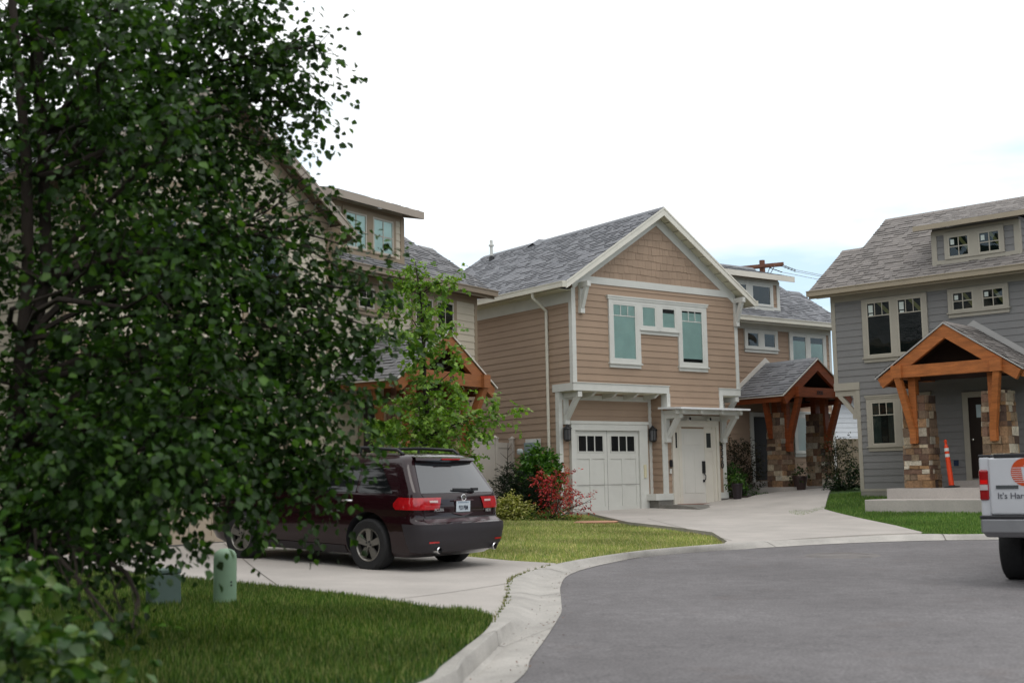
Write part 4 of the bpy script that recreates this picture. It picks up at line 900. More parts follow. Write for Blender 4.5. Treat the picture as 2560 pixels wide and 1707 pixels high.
# ------------------------------------------------------------------ utility pole and wires
p = at(1907, 700, 60); zb_ = 1.3
up_ = empty('utility_pole', (p[0], p[1], zb_), 0, 'brown wooden utility pole with crossarm rising behind the tan house', 'utility pole')
WOODP = pm('pole_wood', '#6e4a3a', .85, .25, 4, .3, 20, stretch=(1, 1, .2))
zt_ = at(1907, 651, 60)[2]-zb_
m = MB(); m.tube([(0, 0, 0), (0, 0, zt_)], [.19, .14], 12); m.build('post', WOODP, up_)
az = at(1907, 664, 60)[2]-zb_; m = MB()
for dy in (-.17, .17): m.beam((-1.35, dy-.5, az-.22), (1.1, dy+.4, az+.12), .11, .15)
m.build('crossarm', WOODP, up_); m = MB(); m.tube([(.05, -.15, az-1.0), (.62, -.05, az-.0)], .02, 6); m.tube([(.05, .15, az-.9), (.45, .2, az-.0)], .02, 6); m.build('brace', pm('galvanised', '#6a6866', .5, metal=.6), up_)
for (x, y, z, ex) in ((1.1, .55, az+.05, 1), (.45, .2, az-.1, .8), (1.05, .1, az+.02, .9)):
    ii = MB(); a = Vector((x, y, z)); b = a+Vector((.55*ex, -.4, -.34*ex)); 
    for k in range(5): q = a.lerp(b, k/4); ii.lathe([(.01, -.03), (.06, 0), (.01, .03)], q, 'z', 8)
    ii.tube([a, b], .018, 5); ii.build('insulator', pm('brown_glaze', '#3c302a', .3), up_)
    w_ = MB(); e_ = b+Vector((24, -18, -6.5)); w_.tube([b.lerp(e_, t)+Vector((0, 0, -.9*math.sin(math.pi*t))) for t in [i/14 for i in range(15)]], .012, 4); w_.build('power_line', pm('wire', '#8b8f94', .6), up_)

# ------------------------------------------------------------------ green utility pedestal and box
p = g(562, 1507, yard); Dp = p[1]
pe = empty('utility_pedestal', (p[0], p[1], p[2]-.03), 0, 'short pale green round utility pedestal on the near lawn', 'utility pedestal')
m = MB(); rr_ = 28/F_PX*Dp; hh_ = 136/F_PX*Dp; m.lathe([(rr_*1.0, 0), (rr_*1.0, hh_*.3), (rr_, hh_*.84), (rr_*.96, hh_*.92), (rr_*.8, hh_*.98), (rr_*.45, hh_*1.02), (.01, hh_*1.03)], (0, 0, 0), 'z', 32)
m.build('cover', pm('pale_green_plastic', '#7f9a80', .5, .1, 3), pe, smooth=60)
m = MB(); m.lathe([(rr_*1.04, -.02), (rr_*1.04, .05), (rr_, .055)], (0, 0, 0), 'z', 32); m.build('base_ring', pm('dull_green_plastic', '#66806a', .6, .15), pe, smooth=40)
for k in (0, 1): m = MB(); m.lathe([(.006, -.01), (.01, 0)], (rr_*.72, -rr_*.7, hh_*(.38+.06*k)), 'y', 8); m.build('bolt', BLACKM, pe)
p = g(408, 1508, yard)
ub = empty('utility_box', (p[0], p[1], p[2]-.03), .5, 'low grey green square utility box half hidden by hanging leaves', 'utility box')
s_ = p[1]/F_PX; hw = 36*s_; hh_ = 92*s_; m = MB(); m.hexa([(-hw, -hw, 0), (hw, -hw, 0), (hw, hw, 0), (-hw, hw, 0), (-hw*.95, -hw*.95, hh_*.86), (hw*.95, -hw*.95, hh_*.86), (hw*.95, hw*.95, hh_*.86), (-hw*.95, hw*.95, hh_*.86)])
m.build('body', pm('grey_green_plastic', '#5a6c66', .6, .12), ub, bevel=.01); m = MB(); m.box(-hw, hw, -hw, hw, hh_*.87, hh_); m.build('lid', MAT['grey_green_plastic'], ub, bevel=.015)

# ------------------------------------------------------------------ vehicles
RUBBER = pm('tyre_rubber', (.018, .018, .019), .8, .2, 20, .2, 60); ALLOY = pm('alloy', '#8d8a84', .35, .1, 6, metal=.8); CHROME = pm('chrome', (.75, .75, .76), .12, .03, metal=1)
BLACKP = pm('black_plastic', (.025, .025, .028), .5, .1)
def wheel(root, c, R_, w, side, rim, spokes=5, mat=ALLOY):
    """axis along Y; side = +1 when the outer face looks to +Y"""
    wr = bpy.data.objects.new('wheel', None); COL.objects.link(wr); wr.parent = root; wr.location = c; h = w/2; s = side
    m = MB(); m.lathe([(rim*.98, -h*.85), (R_*.9, -h), (R_*.975, -h*.86), (R_, -h*.55), (R_, h*.55), (R_*.975, h*.86), (R_*.9, h), (rim*1.02, h*.9), (rim*.98, h*.7)], axis='y', n=40, cap=False); m.build('tyre', RUBBER, wr, smooth=35)
    m = MB(); m.lathe([(rim*1.0, h*.80*s), (rim, h*.90*s), (rim*.95, h*.92*s), (rim*.90, h*.82*s), (rim*.86, h*.3*s)], axis='y', n=40, cap=False)
    for k in range(spokes):
        a = 2*math.pi*k/spokes+.3; ca, sa = math.cos(a), math.sin(a); P = lambda r, t, y: (r*ca-t*sa, y*s, r*sa+t*ca)
        w0, w1 = rim*.16, rim*.27
        m.hexa([P(rim*.12, -w0, h*.5), P(rim*.12, w0, h*.5), P(rim*.93, w1, h*.55), P(rim*.93, -w1, h*.55), P(rim*.12, -w0*.8, h*.78), P(rim*.12, w0*.8, h*.78), P(rim*.93, w1*.8, h*.88), P(rim*.93, -w1*.8, h*.88)])
    m.lathe([(rim*.26, h*.45*s), (rim*.25, h*.78*s), (rim*.15, h*.82*s), (.01, h*.83*s)], axis='y', n=20)
    m.build('rim', mat, wr, smooth=30); m = MB(); m.lathe([(rim*.88, h*.2*s), (.02, h*.22*s)], axis='y', n=24)
    for k in range(5): a = 2*math.pi*(k+.5)/5; m.lathe([(.012, h*.8*s), (.012, h*.86*s)], (rim*.19*math.cos(a), 0, rim*.19*math.sin(a)), 'y', 8)
    m.build('brake_disc', BLACKM, wr)
    return wr
# -- SUV: closed horizontal outlines lofted upward
LV = [(.22,-.78,3.5,.86,.15,.4),(.30,-.98,3.70,.93,.2,.45),(.42,-1.05,3.79,.965,.22,.5),(.60,-1.075,3.82,.98,.22,.55),(.69,-1.065,3.82,.982,.22,.55),(.715,-1.02,3.82,.982,.22,.55),(.75,-.955,3.81,.978,.2,.55),(.80,-.935,3.79,.98,.2,.55),(.92,-.935,3.72,.985,.2,.55),(1.0,-.925,3.60,.98,.2,.55),
      (1.06,-.91,3.15,.972,.2,.5),(1.10,-.895,2.62,.955,.15,.45),(1.14,-.87,2.40,.935,.11,.4),(1.30,-.765,2.02,.885,.11,.35),(1.46,-.66,1.62,.825,.11,.3),(1.56,-.60,1.32,.775,.13,.3),(1.62,-.585,1.12,.72,.2,.3),(1.655,-.50,.95,.64,.2,.3),(1.675,-.25,.75,.5,.2,.25)]
LVZ = [l[0] for l in LV]
def lev(z):
    return [float(np.interp(z, LVZ, [l[i] for l in LV])) for i in range(1, 6)]
def halfring(z, n=14):
    xr, xf, hw, rr, rf = lev(z); pts = []
    bow = lambda y: .07*(y/hw)**2
    sb_ = lambda x: hw*(1-.035*max(0, (x-1.2)/2.6)**2-.02*max(0, (.3-x)/1.3)**2)
    for i in range(6): y = (hw-rr)*i/6; pts.append((xr+bow(y), y))
    for i in range(n//2+1):
        a = math.pi/2*i/(n//2); x = xr+bow(hw-rr)+rr-rr*math.cos(a); y = hw-rr+rr*math.sin(a); pts.append((x, y*sb_(x)/hw))
    x0, x1 = xr+bow(hw-rr)+rr, xf-rf
    for i in range(1, n): x = x0+(x1-x0)*i/n; pts.append((x, sb_(x)))
    for i in range(n//2+1): a = math.pi/2*i/(n//2); x = xf-rf+rf*math.sin(a); y = hw-rf+rf*math.cos(a); pts.append((x, y*sb_(x)/hw))
    for i in range(1, 5): y = (hw-rf)*(1-i/4); pts.append((xf, max(0, y)*sb_(xf)/hw))
    return np.array(pts)
def patch(mb, z0, z1, start, end, off=.004, nz=5, nl=12, mirror=False):
    """strip of the car skin between two ends; start/end(z) -> ('y', value on the rear) or ('x', value on the side)"""
    rows_ = []
    for k in range(nz+1):
        z = z0+(z1-z0)*k/nz; p = halfring(z, 20); s = np.r_[0, np.cumsum(np.linalg.norm(np.diff(p, axis=0), axis=1))]
        half = len(p)*0+int(np.argmax(p[:, 1]))
        def find(spec):
            kind, v = spec
            if kind == 'y':
                if v < 0: return -float(np.interp(-v, p[:half+1, 1], s[:half+1]))
                return float(np.interp(v, p[:half+1, 1], s[:half+1]))
            return float(np.interp(v, p[3:-6, 0], s[3:-6]))
        a, b = find(start(z)), find(end(z)); row = []
        for i in range(nl+1):
            t = a+(b-a)*i/nl; ta = abs(t); x, y = np.interp(ta, s, p[:, 0]), np.interp(ta, s, p[:, 1]); x2, y2 = np.interp(ta+.01, s, p[:, 0]), np.interp(ta+.01, s, p[:, 1])
            d = np.array((x2-x, y2-y)); d /= np.linalg.norm(d)+1e-9; nx, ny = -d[1], d[0]
            x += nx*off; y += ny*off
            if t < 0: y = -y
            if mirror: y = -y
            row.append((x, y, z))
        rows_.append(row)
    mb.grid(rows_)
PAINT = pm('burgundy_paint', (.016, .0035, .0055), .25, .05, 2, coat=.75, spec=.15)
CLAD = pm('grey_cladding', '#2f2b2f', .55, .06)
YAWC, PITC = 2.48867, .036
suv = empty('suv', (-1.526, 18.347, .363), 0, 'dark burgundy SUV parked nose in on the cream house driveway', 'car')
suv.rotation_euler = Matrix((Vector((math.cos(YAWC)*math.cos(PITC), math.sin(YAWC)*math.cos(PITC), math.sin(PITC))), Vector((-math.sin(YAWC), math.cos(YAWC), 0)), Vector((-math.cos(YAWC)*math.sin(PITC), -math.sin(YAWC)*math.sin(PITC), math.cos(PITC))))).transposed().to_euler()
mb = MB(); ringsz = sorted(set(LVZ) | {.5, .86, 1.22, 1.38, 1.51}); st = []
for z in ringsz:
    h_ = halfring(z); full = [(x, y, z) for x, y in h_] + [(x, -y, z) for x, y in h_[::-1][1:-1]]; st.append(mb.pts(full)); K = len(full)
for a, b in zip(st, st[1:]):
    for k in range(K): j = (k+1) % K; mb.face((a+k, b+k, b+j, a+j))
mb.face([st[0]+k for k in range(K)]); mb.face([st[-1]+k for k in range(K-1, -1, -1)])
body = mb.build('body', [PAINT, BLACKP], suv, recalc=True)
for cx_ in (0, 2.75):
    for sy in (-1, 1):
        ct = MB(); ct.lathe([(.44, -.22), (.44, .22)], (cx_, sy*.90, .40), 'y', 40); co_ = ct.build('arch_cut', [BLACKP], suv, recalc=True)
        md = body.modifiers.new('arch', 'BOOLEAN'); md.object = co_; md.operation = 'DIFFERENCE'; md.solver = 'EXACT'
        try: md.material_mode = 'TRANSFER'
        except Exception: pass
bpy.context.view_layer.update(); dg = bpy.context.evaluated_depsgraph_get(); me2 = bpy.data.meshes.new_from_object(body.evaluated_get(dg))
body.modifiers.clear(); body.data = me2
for o in [o for o in suv.children if o.name.startswith('arch_cut')]: bpy.data.objects.remove(o)
me2.polygons.foreach_set('use_smooth', [True]*len(me2.polygons)); me2.set_sharp_from_angle(angle=R(32))
for cx_ in (0, 2.75):
    for sy in (-1, 1): wheel(suv, (cx_, sy*.855, .372), .372, .25, sy, .235)
for mir in (False, True):
    for nm, a0, a1, t0, t1 in (('quarter_window', -.45, .22, -.10, .22), ('rear_door_window', .28, 1.12, .28, 1.08), ('front_door_window', 1.18, 2.15, 1.14, 1.62)):
        m = MB(); zz0, zz1 = 1.105, 1.50; f = lambda z: (z-zz0)/(zz1-zz0)
        patch(m, zz0, zz1, lambda z: ('x', a0+(t0-a0)*f(z)), lambda z: ('x', a1+(t1-a1)*f(z)), .006, 6, 6, mir); m.build(nm, pm('tinted_car_glass', (.008, .009, .010), .05, .1, spec=.6), suv, smooth=180)
    m = MB(); patch(m, .885, 1.055, lambda z: ('y', .50-.06*(z-.885)/.17), lambda z: ('x', -.47-.10*abs(z-.95)/.1), .012, 4, 16, mir); TL = pm('red_lens', (.42, .008, .012), .12, .25, 14, coat=1); tl = m.build('tail_light', TL, suv, smooth=180)
    m = MB(); patch(m, .985, 1.015, lambda z: ('y', .52), lambda z: ('y', .68), .016, 2, 4, mir); m.build('reverse_lens', pm('clear_lens', '#c8b0ac', .15), tl)
    m = MB(); patch(m, .30, .69, lambda z: ('y', 0), lambda z: ('x', -.78+.12*(z-.30)/.39), .016, 9, 18, mir); m.build('rear_bumper', CLAD, suv, smooth=180)
    m = MB(); patch(m, .225, .34, lambda z: ('x', .47), lambda z: ('x', 2.28), .010, 3, 10, mir); m.build('sill_cladding', CLAD, suv, smooth=180)
    sg_ = -1 if mir else 1
    m = MB(); m.tube([(-.34, sg_*.62, 1.655), (-.22, sg_*.625, 1.72), (.4, sg_*.64, 1.745), (1.2, sg_*.62, 1.73), (1.35, sg_*.61, 1.66)], .024, 8); m.tube([(.5, sg_*.635, 1.66), (.5, sg_*.635, 1.74)], .022, 6); m.build('roof_rail', BLACKP, suv, smooth=60)
    for xx in (.42, 1.4): m = MB(); y_ = .975*sg_; m.tube([(xx-.10, y_, .985), (xx-.06, y_+sg_*.035, .985), (xx+.06, y_+sg_*.035, .985), (xx+.10, y_, .985)], .016, 8); m.build('door_handle', CHROME, suv, smooth=60)
    m = MB(); m.lathe([(.045, .10), (.05, -.03), (.042, -.04), (.04, .08)], (-1.02, sg_*.62, .33), 'x', 16); m.build('exhaust_tip', CHROME, suv, smooth=40)
    m = MB(); patch(m, .43, .455, lambda z: ('y', .62), lambda z: ('y', .80), .024, 1, 4, mir); m.build('reflector', TL, suv, smooth=180)
    m = MB(); m.hexa([(2.0, sg_*.95, 1.1), (2.15, sg_*.95, 1.1), (2.15, sg_*1.1, 1.1), (2.02, sg_*1.1, 1.1), (2.0, sg_*.96, 1.22), (2.13, sg_*.96, 1.22), (2.12, sg_*1.1, 1.23), (2.02, sg_*1.1, 1.23)]); m.build('side_mirror', PAINT, suv, bevel=.02)
    m = MB(); patch(m, .78, .92, lambda z: ('x', 3.3), lambda z: ('x', 3.74), .008, 3, 8, mir); m.build('headlight', pm('headlight_lens', '#b9bcc0', .1), suv, smooth=180)
m = MB(); patch(m, 1.115, 1.535, lambda z: ('y', -(.80-.16*(z-1.115)/.42)), lambda z: ('y', .80-.16*(z-1.115)/.42), .007, 8, 16); m.build('rear_window', pm('rear_glass', '#2c2f33', .06, .05, spec=1.0, coat=.6), suv, smooth=180)
m = MB(); rw_ = []
for zz, xo, hw in ((1.545, -.62, .65), (1.575, -.70, .66), (1.61, -.68, .65), (1.645, -.46, .60)): rw_.append([(xo+.07*(y/.6)**2, y, zz) for y in np.linspace(-hw, hw, 13)])
rw_.append([(-.45, y, 1.60) for y in np.linspace(-.58, .58, 13)]); rw_.append(rw_[0]); m.grid(rw_); m.build('spoiler', PAINT, suv, smooth=50)
m = MB(); m.box(-.71, -.69, -.2, .2, 1.582, 1.602); m.build('brake_light', TL, suv)
m = MB(); patch(m, .715, .76, lambda z: ('y', -.80), lambda z: ('y', .80), .004, 2, 10); m.build('bumper_step', pm('step_paint', (.05, .022, .027), .35, .04, coat=.6), suv, smooth=180)
m = MB(); patch(m, .762, .775, lambda z: ('y', -.8), lambda z: ('y', .8), .006, 1, 10); m.build('hatch_gap', BLACKP, suv, smooth=180)
for sy in (-1, 1):
    m = MB(); pts = []
    for z in np.linspace(.77, 1.10, 8): q = halfring(z, 20); i = int(np.argmin(abs(q[:20, 1]-(.74)))); pts.append((q[i][0]-.004, sy*q[i][1], z))
    m.tube(pts, .005, 4); m.build('hatch_seam', BLACKP, suv)
xb = -.945
m = MB(); m.box(xb-.010, xb, -.155, .155, .845, 1.0); pl_ = m.build('number_plate', pm('plate_white', '#c4cdd4', .45, .04), suv, bevel=.004)
def rear_M(y, z, x=xb-.013): return Matrix(((0, 0, -1, x), (-1, 0, 0, y), (0, 1, 0, z), (0, 0, 0, 1)))
text_mesh('plate_number', '933 PBM', .092, pm('plate_ink', '#1c2438', .5), pl_, rear_M(0, .872) @ Matrix.Diagonal((.62, 1, 1, 1)), .001, bold=.001)
m = MB(); m.box(xb-.0115, xb-.010, -.12, .12, .968, .988); m.build('plate_header', pm('plate_band', '#8d9aa8', .5, .3, 30), pl_)
m = MB(); m.box(xb-.014, xb-.004, -.22, .22, 1.003, 1.018); m.ext([(xb-.012, -.23, .83), (xb-.012, .23, .83), (xb-.012, 0, .79)], (.01, 0, 0)); m.build('plate_garnish', pm('step_paint2', (.10, .05, .058), .3, .04, coat=.6), suv)
text_mesh('maker_lettering', 'ACURA', .06, CHROME, suv, rear_M(.50, .862, -.925), .003, bold=.003); text_mesh('model_lettering', 'MDX', .055, CHROME, suv, rear_M(-.60, .835, -.93), .003, bold=.003)
em = MB(); ring_ = [(-.955, .052*math.cos(a), 1.045+.045*math.sin(a)) for a in np.linspace(0, 2*math.pi, 25)]; em.tube(ring_, .007, 6, False); em.beam((-.955, .034, 1.012), (-.955, .010, 1.078), .008, .012, (1, 0, 0)); em.beam((-.955, -.034, 1.012), (-.955, -.010, 1.078), .008, .012, (1, 0, 0)); em.beam((-.955, .012, 1.045), (-.955, -.012, 1.045), .008, .01, (1, 0, 0)); em.build('emblem', CHROME, suv)
m = MB(); m.beam((-.905, -.30, 1.155), (-.885, .16, 1.165), .02, .03); m.box(-.93, -.88, -.36, -.24, 1.14, 1.18); m.build('rear_wiper', BLACKP, suv)
m = MB(); m.box(.3, 2.4, -.55, .55, .20, .30); m.box(-.7, .3, -.35, .35, .24, .34); m.tube([(1.5, .45, .25), (0.0, .5, .3), (-.9, .6, .33)], .04, 6); m.build('underbody', BLACKP, suv)
m = MB(); m.grid([[(2.40-.05-(z-1.12)*2.4*.98, y, z+.012) for y in np.linspace(-.8+.25*(z-1.12), .8-.25*(z-1.12), 9)] for z in np.linspace(1.13, 1.55, 6)]); m.build('windscreen', MAT['tinted_car_glass'], suv, smooth=180)

# -- white pickup at the right edge
TRW = pm('white_truck_paint', (.56, .57, .60), .3, .03, coat=.8); TRL = pm('truck_lens', (.30, .006, .01), .15, .1, coat=1)
YAWT = R(57)
rl = at(2452, 1310, 14.6); fwd = np.array((math.cos(YAWT), math.sin(YAWT), 0)); lft = np.array((-math.sin(YAWT), math.cos(YAWT), 0))
tp = rl - lft*.985 + fwd*1.25
truck = empty('pickup_truck', (tp[0], tp[1], road(tp[0], tp[1])), YAWT, 'white pickup truck cut off by the right edge, orange round logo on its tailgate', 'truck')
zt1, zt0 = 1.52, .86
m = MB(); 
for sy in (-1, 1):
    prof_ = [(-1.17, zt0-.06), (-.52, zt0-.14), (-.50, .72), (-.40, .95), (-.2, 1.08), (.2, 1.08), (.40, .95), (.50, .72), (.52, zt0-.2), (.85, zt0-.2), (.85, zt1), (-1.17, zt1)]
    m.ext([(x, sy*.985, z) for x, z in prof_], (0, -sy*.12, 0))
m.box(.80, .86, -.9, .9, .7, zt1); m.box(-1.15, .82, -.88, .88, .78, .86)
m.build('bed', TRW, truck, bevel=.035)
m = MB(); m.box(-1.19, -1.12, -.875, .875, zt0-.02, zt1-.01); tg = m.build('tailgate', TRW, truck, bevel=.02)
m = MB(); m.box(-1.195, -1.10, -.81, .81, zt1-.012, zt1+.035)
for sy in (-1, 1): m.box(-1.17, .84, sy*.99, sy*.85, zt1, zt1+.03)
m.build('bed_cap', BLACKP, truck, bevel=.01)
m = MB(); m.box(-1.32, -1.15, -.97, .97, .63, .80); m.hexa([(-1.25, -.93, .58), (-1.15, -.93, .58), (-1.15, .93, .58), (-1.25, .93, .58), (-1.32, -.97, .66), (-1.15, -.97, .66), (-1.15, .97, .66), (-1.32, .97, .66)]); m.build('rear_bumper', pm('satin_bumper', '#97979a', .45, .08, 6, metal=.7), truck, bevel=.02)
m = MB(); m.box(-1.33, -1.12, -.975, .975, .80, .835); m.build('bumper_pad', BLACKP, truck, bevel=.008)
for sy in (-1, 1):
    m = MB(); m.box(-1.19, -1.0, sy*.885, sy*.992, 1.01, 1.37); tl = m.build('tail_light', TRL, truck, bevel=.02)
    m = MB(); m.box(-1.197, -1.18, sy*.893, sy*.982, 1.13, 1.195); m.build('reverse_lens', pm('frost_lens', '#b8b0b0', .2), tl); m = MB(); m.box(-1.197, -1.18, sy*.897, sy*.975, 1.202, 1.25); m.build('brake_lens', pm('bright_lens', (.75, .01, .01), .15), tl)
    for xx in (0, 3.4): wheel(truck, (xx, sy*.84, .41), .41, .28, sy, .24, 6)
LOGO = pm('orange_vinyl', '#c0491c', .4, .04); INK = pm('grey_ink', '#55565e', .5)
def tail_M(y, z, x=-1.1935): return Matrix(((0, 0, -1, x), (-1, 0, 0, y), (0, 1, 0, z), (0, 0, 0, 1)))
ly, lz, lr = .46, 1.335, .165
m = MB(); m.lathe([(lr, 0), (lr, -.002)], (-1.191, ly, lz), 'x', 48); lo = m.build('tailgate_logo', LOGO, tg)
m = MB(); x = -1.1945
for k in range(9):
    zz = lz+.072-.024*k; hw_ = math.sqrt(max(0, lr**2-(zz-lz)**2))-.004
    y_l = ly+hw_ if k > 0 else ly+.02; y_r = ly-.06+.009*k if k < 9 else ly; m.poly([(x, y_l, zz), (x, y_r, zz), (x, y_r, zz+.007), (x, y_l, zz+.007)])
m.poly([(x-.0005, ly+.05, lz+.06), (x-.0005, ly-.10, lz+.06), (x-.0005, ly-.03, lz-.10), (x-.0005, ly+.03, lz-.10)]); m.build('logo_stripes', TRW, lo)
m = MB(); m.box(-1.198, -1.19, .55, .80, 1.145, 1.185); m.build('model_badge', pm('badge_grey', '#4a4e50', .4, .3, 40), tg)
text_mesh('tailgate_slogan', "It's Hard T", .098, INK, tg, tail_M(.575, 1.03), .001, bold=.0012)
m = MB(); m.box(.9, 2.6, -.93, .93, .62, 1.3); m.box(2.6, 4.25, -.95, .95, .62, 1.22); cab = m.build('cab', TRW, truck, bevel=.06)
m = MB(); m.hexa([(.92, -.90, 1.28), (2.55, -.90, 1.28), (2.55, .90, 1.28), (.92, .90, 1.28), (1.0, -.74, 1.88), (2.0, -.74, 1.88), (2.0, .74, 1.88), (1.0, .74, 1.88)]); m.build('cab_roof', TRW, truck, bevel=.05)
m = MB(); m.poly([(.925, -.72, 1.36), (.925, .72, 1.36), (.975, .64, 1.78), (.975, -.64, 1.78)]); m.build('rear_window', MAT['tinted_car_glass'], truck)
m = MB(); m.box(.0, .78, -.86, .62, 1.50, 1.72); m.box(.0, .78, -.88, .64, 1.72, 1.78); m.build('toolbox', pm('tread_plate', '#9fa6ab', .35, .1, 30, .3, 80, metal=.4), truck, bevel=.015)
m = MB(); m.box(-.9, 3.9, -.45, .45, .48, .62); m.beam((0, -.8, .41), (0, .8, .41), .12, .12); m.build('chassis', BLACKP, truck)

# ------------------------------------------------------------------ delineator post on the grey porch
p = gw(3.1, -1.5)
dl = empty('delineator_post', (p[0], p[1], 1.25), 0, 'orange traffic delineator post with two white bands on the grey porch', 'traffic post')
ORG = pm('orange_plastic', '#d8431a', .5, .06)
dl.rotation_euler = (R(-2), R(-4), 0)
m = MB(); m.lathe([(.062, .03), (.058, .5), (.05, .95), (.05, 1.0), (.028, 1.03), (.028, 1.08), (.034, 1.09), (.034, 1.14), (.01, 1.16)], (0, 0, 0), 'z', 20); m.build('tube', ORG, dl, smooth=40)
for z in (.78, .92): m = MB(); m.lathe([(.0555, z-.04), (.054, z+.035)], (0, 0, 0), 'z', 20); m.build('reflective_band', pm('band_white', '#c6cac8', .4), dl, smooth=40)
m = MB(); m.lathe([(.2, 0), (.2, .025), (.09, .045), (.07, .06)], (0, 0, 0), 'z', 8); m.build('rubber_base', RUBBER, dl)

# ------------------------------------------------------------------ flower pots
def pot(loc, r, h, label, col, leafc):
    o = empty('flower_pot', loc, 0, label, 'flower pot', 'glazed flower pots by the tan porch')
    m = MB(); m.lathe([(r*.7, 0), (r*.85, h*.4), (r, h*.88), (r*1.07, h*.9), (r*1.07, h), (r*.9, h), (r*.88, h*.9)], (0, 0, 0), 'z', 24); m.build('pot', pm('pot_'+label[:4], col, .35, .15, 5), o, smooth=40)
    foliage('plant', [((0, 0, h+r*.5), (r*1.1, r*1.1, r*.8), 160)], .07, leafc, LEAFM2, o)
p = tw(8.72, .05); pot((*p, yard(*p)+.03), .22, .42, 'wide brown flower pot before the tan porch columns', '#3b2c2a', ['#2a3a1c', '#38461f', '#1e2a16'])
p = tw(5.85, -.1); pot((*p, yard(*p)+.03), .16, .45, 'dark flower pot against the tan garage corner', '#2c2428', ['#3a5a22', '#4c6a2a'])

# ------------------------------------------------------------------ trees and shrubs
def blobpx(l, dep, jd=0.0):
    out = []
    for (x, y, r, n, *dd) in l:
        d = dep+(dd[0] if dd else 0); c_ = at(x, y, d); m = r/F_PX*d; out.append((c_, (m, m*1.0, m), n))
    return out
# foreground tree
b0 = g(18, 1640, yard)
tree = empty('street_tree', (b0[0], b0[1], b0[2]-.05), 0, 'large leafy street tree filling the left side, nearest the camera', 'tree')
ofs = -np.array(tree.location)
mbk = MB(tuple(ofs)); T_ = lambda x, y, d=9.6: at(x, y, d)
d0 = b0[1]
tr1 = [b0-np.array((0, 0, .1)), at(26, 1400, d0), at(36, 1150, d0), at(46, 960, d0)]
mbk.tube(tr1, [.10, .078, .070, .066], 12); mbk.tube([at(46, 970, d0), at(70, 700, d0), at(66, 400, d0-.1), at(30, 0, d0-.2), at(10, -300, d0)], [.056, .048, .042, .03, .015], 10); mbk.tube([at(48, 970, d0), at(118, 690, d0+.1), at(104, 300, d0+.2), at(92, 50, d0+.2), at(80, -350, d0+.3)], [.056, .050, .042, .036, .015], 10)
CR = [(-60,60,260,900,0),(150,40,240,1500,.6),(150,30,220,420,-1.2),(380,90,230,1700,0),(330,60,200,360,-1.3),(560,80,170,900,.3),(620,20,110,330,.0),(690,150,105,330,.2),(760,120,70,110,.3),(815,110,42,34,.3),(640,230,150,560,.4),(740,255,75,150,.4),(770,330,55,70,.4),(690,370,75,130,.3),
 (-40,330,260,900,0),(200,330,260,1900,.8),(230,300,200,380,-1.3),(430,330,220,1700,.2),(450,300,160,260,-1.4),(560,420,150,560,.3),(660,470,70,90,.6),(760,445,40,26,.4),(640,600,120,280,.5),(760,560,85,150,.6),(820,520,50,40,.7),(850,610,65,80,.6),
 (-90,650,150,500,0),(270,620,230,1600,.8),(250,600,160,260,-1.4),(460,640,230,1700,.2),(430,640,190,320,-1.5),(620,720,180,850,.3),(760,720,130,420,.4),(880,690,80,150,.5),(940,730,50,60,.5),
 (-60,950,240,800,-.4),(250,900,270,1900,.7),(280,900,170,300,-1.4),(480,900,230,1600,.2),(520,930,190,400,-1.3),(680,900,170,850,.2),(810,860,130,420,.3),(900,860,90,190,.4),(960,830,50,60,.4),(860,980,85,190,.3),(780,1040,120,430,.0),
 (-40,1200,200,600,-.6),(230,1150,240,1600,.4),(200,1150,220,900,-1.6),(470,1090,200,1300,0),(450,1150,200,800,-1.6),(640,1085,145,800,.0),(740,1180,110,400,-.1),(820,1170,60,110,0),(850,1240,40,30,0),(790,1235,36,40,0),(660,1205,70,170,-.2),(590,1225,35,40,-.3),
 (150,1300,160,560,-.6),(290,1245,115,420,-.4),(450,1180,85,260,-.2),(330,1370,58,80,-.3),(405,1365,38,44,-.3),(260,1380,60,90,-.5),(110,1400,80,110,-.7),(290,1560,55,42,-2.2),(330,1570,30,14,-2.2),(200,1500,60,40,-2),(90,1450,70,60,-1.6)]
cb = blobpx(CR, d0)
LEAFC = ['#253c16', '#2c4719', '#1d3010', '#35531f', '#283f1e', '#466425']
nodes_ = [np.array(p_) for p_ in (at(60, 850, d0), at(110, 700, d0), at(68, 450, d0), at(104, 330, d0+.2), at(92, 100, d0+.2), at(46, 960, d0), at(38, 1120, d0), at(85, -100, d0+.2), at(30, 1300, d0))]
for (c_, r, n) in cb:
    c_ = np.array(c_); k = min(nodes_, key=lambda q: np.linalg.norm(q-c_)+(.9*max(0, q[2]-c_[2]+.2)))
    L = np.linalg.norm(k-c_); pts = branch(mbk, k, c_, .012+.008*L, .006, .06, 6, .05, 6)
    for _ in range(4):
        d = RNG.normal(size=3); d /= np.linalg.norm(d); branch(mbk, pts[3+int(RNG.integers(0, 3))], c_+d*np.array(r)*.85, .006, .0025, 0, 4, .06, 4)
mbk.build('trunk', BARK, tree, smooth=60)
fo = foliage('crown', [(np.array(c_)+ofs, r, int(n*(1.5 if c_[0] < -2.9 else 1.15))) for c_, r, n in cb], .064, LEAFC, LEAFT, tree, droop=.6, spread=.17, clump=12, shell=.75)
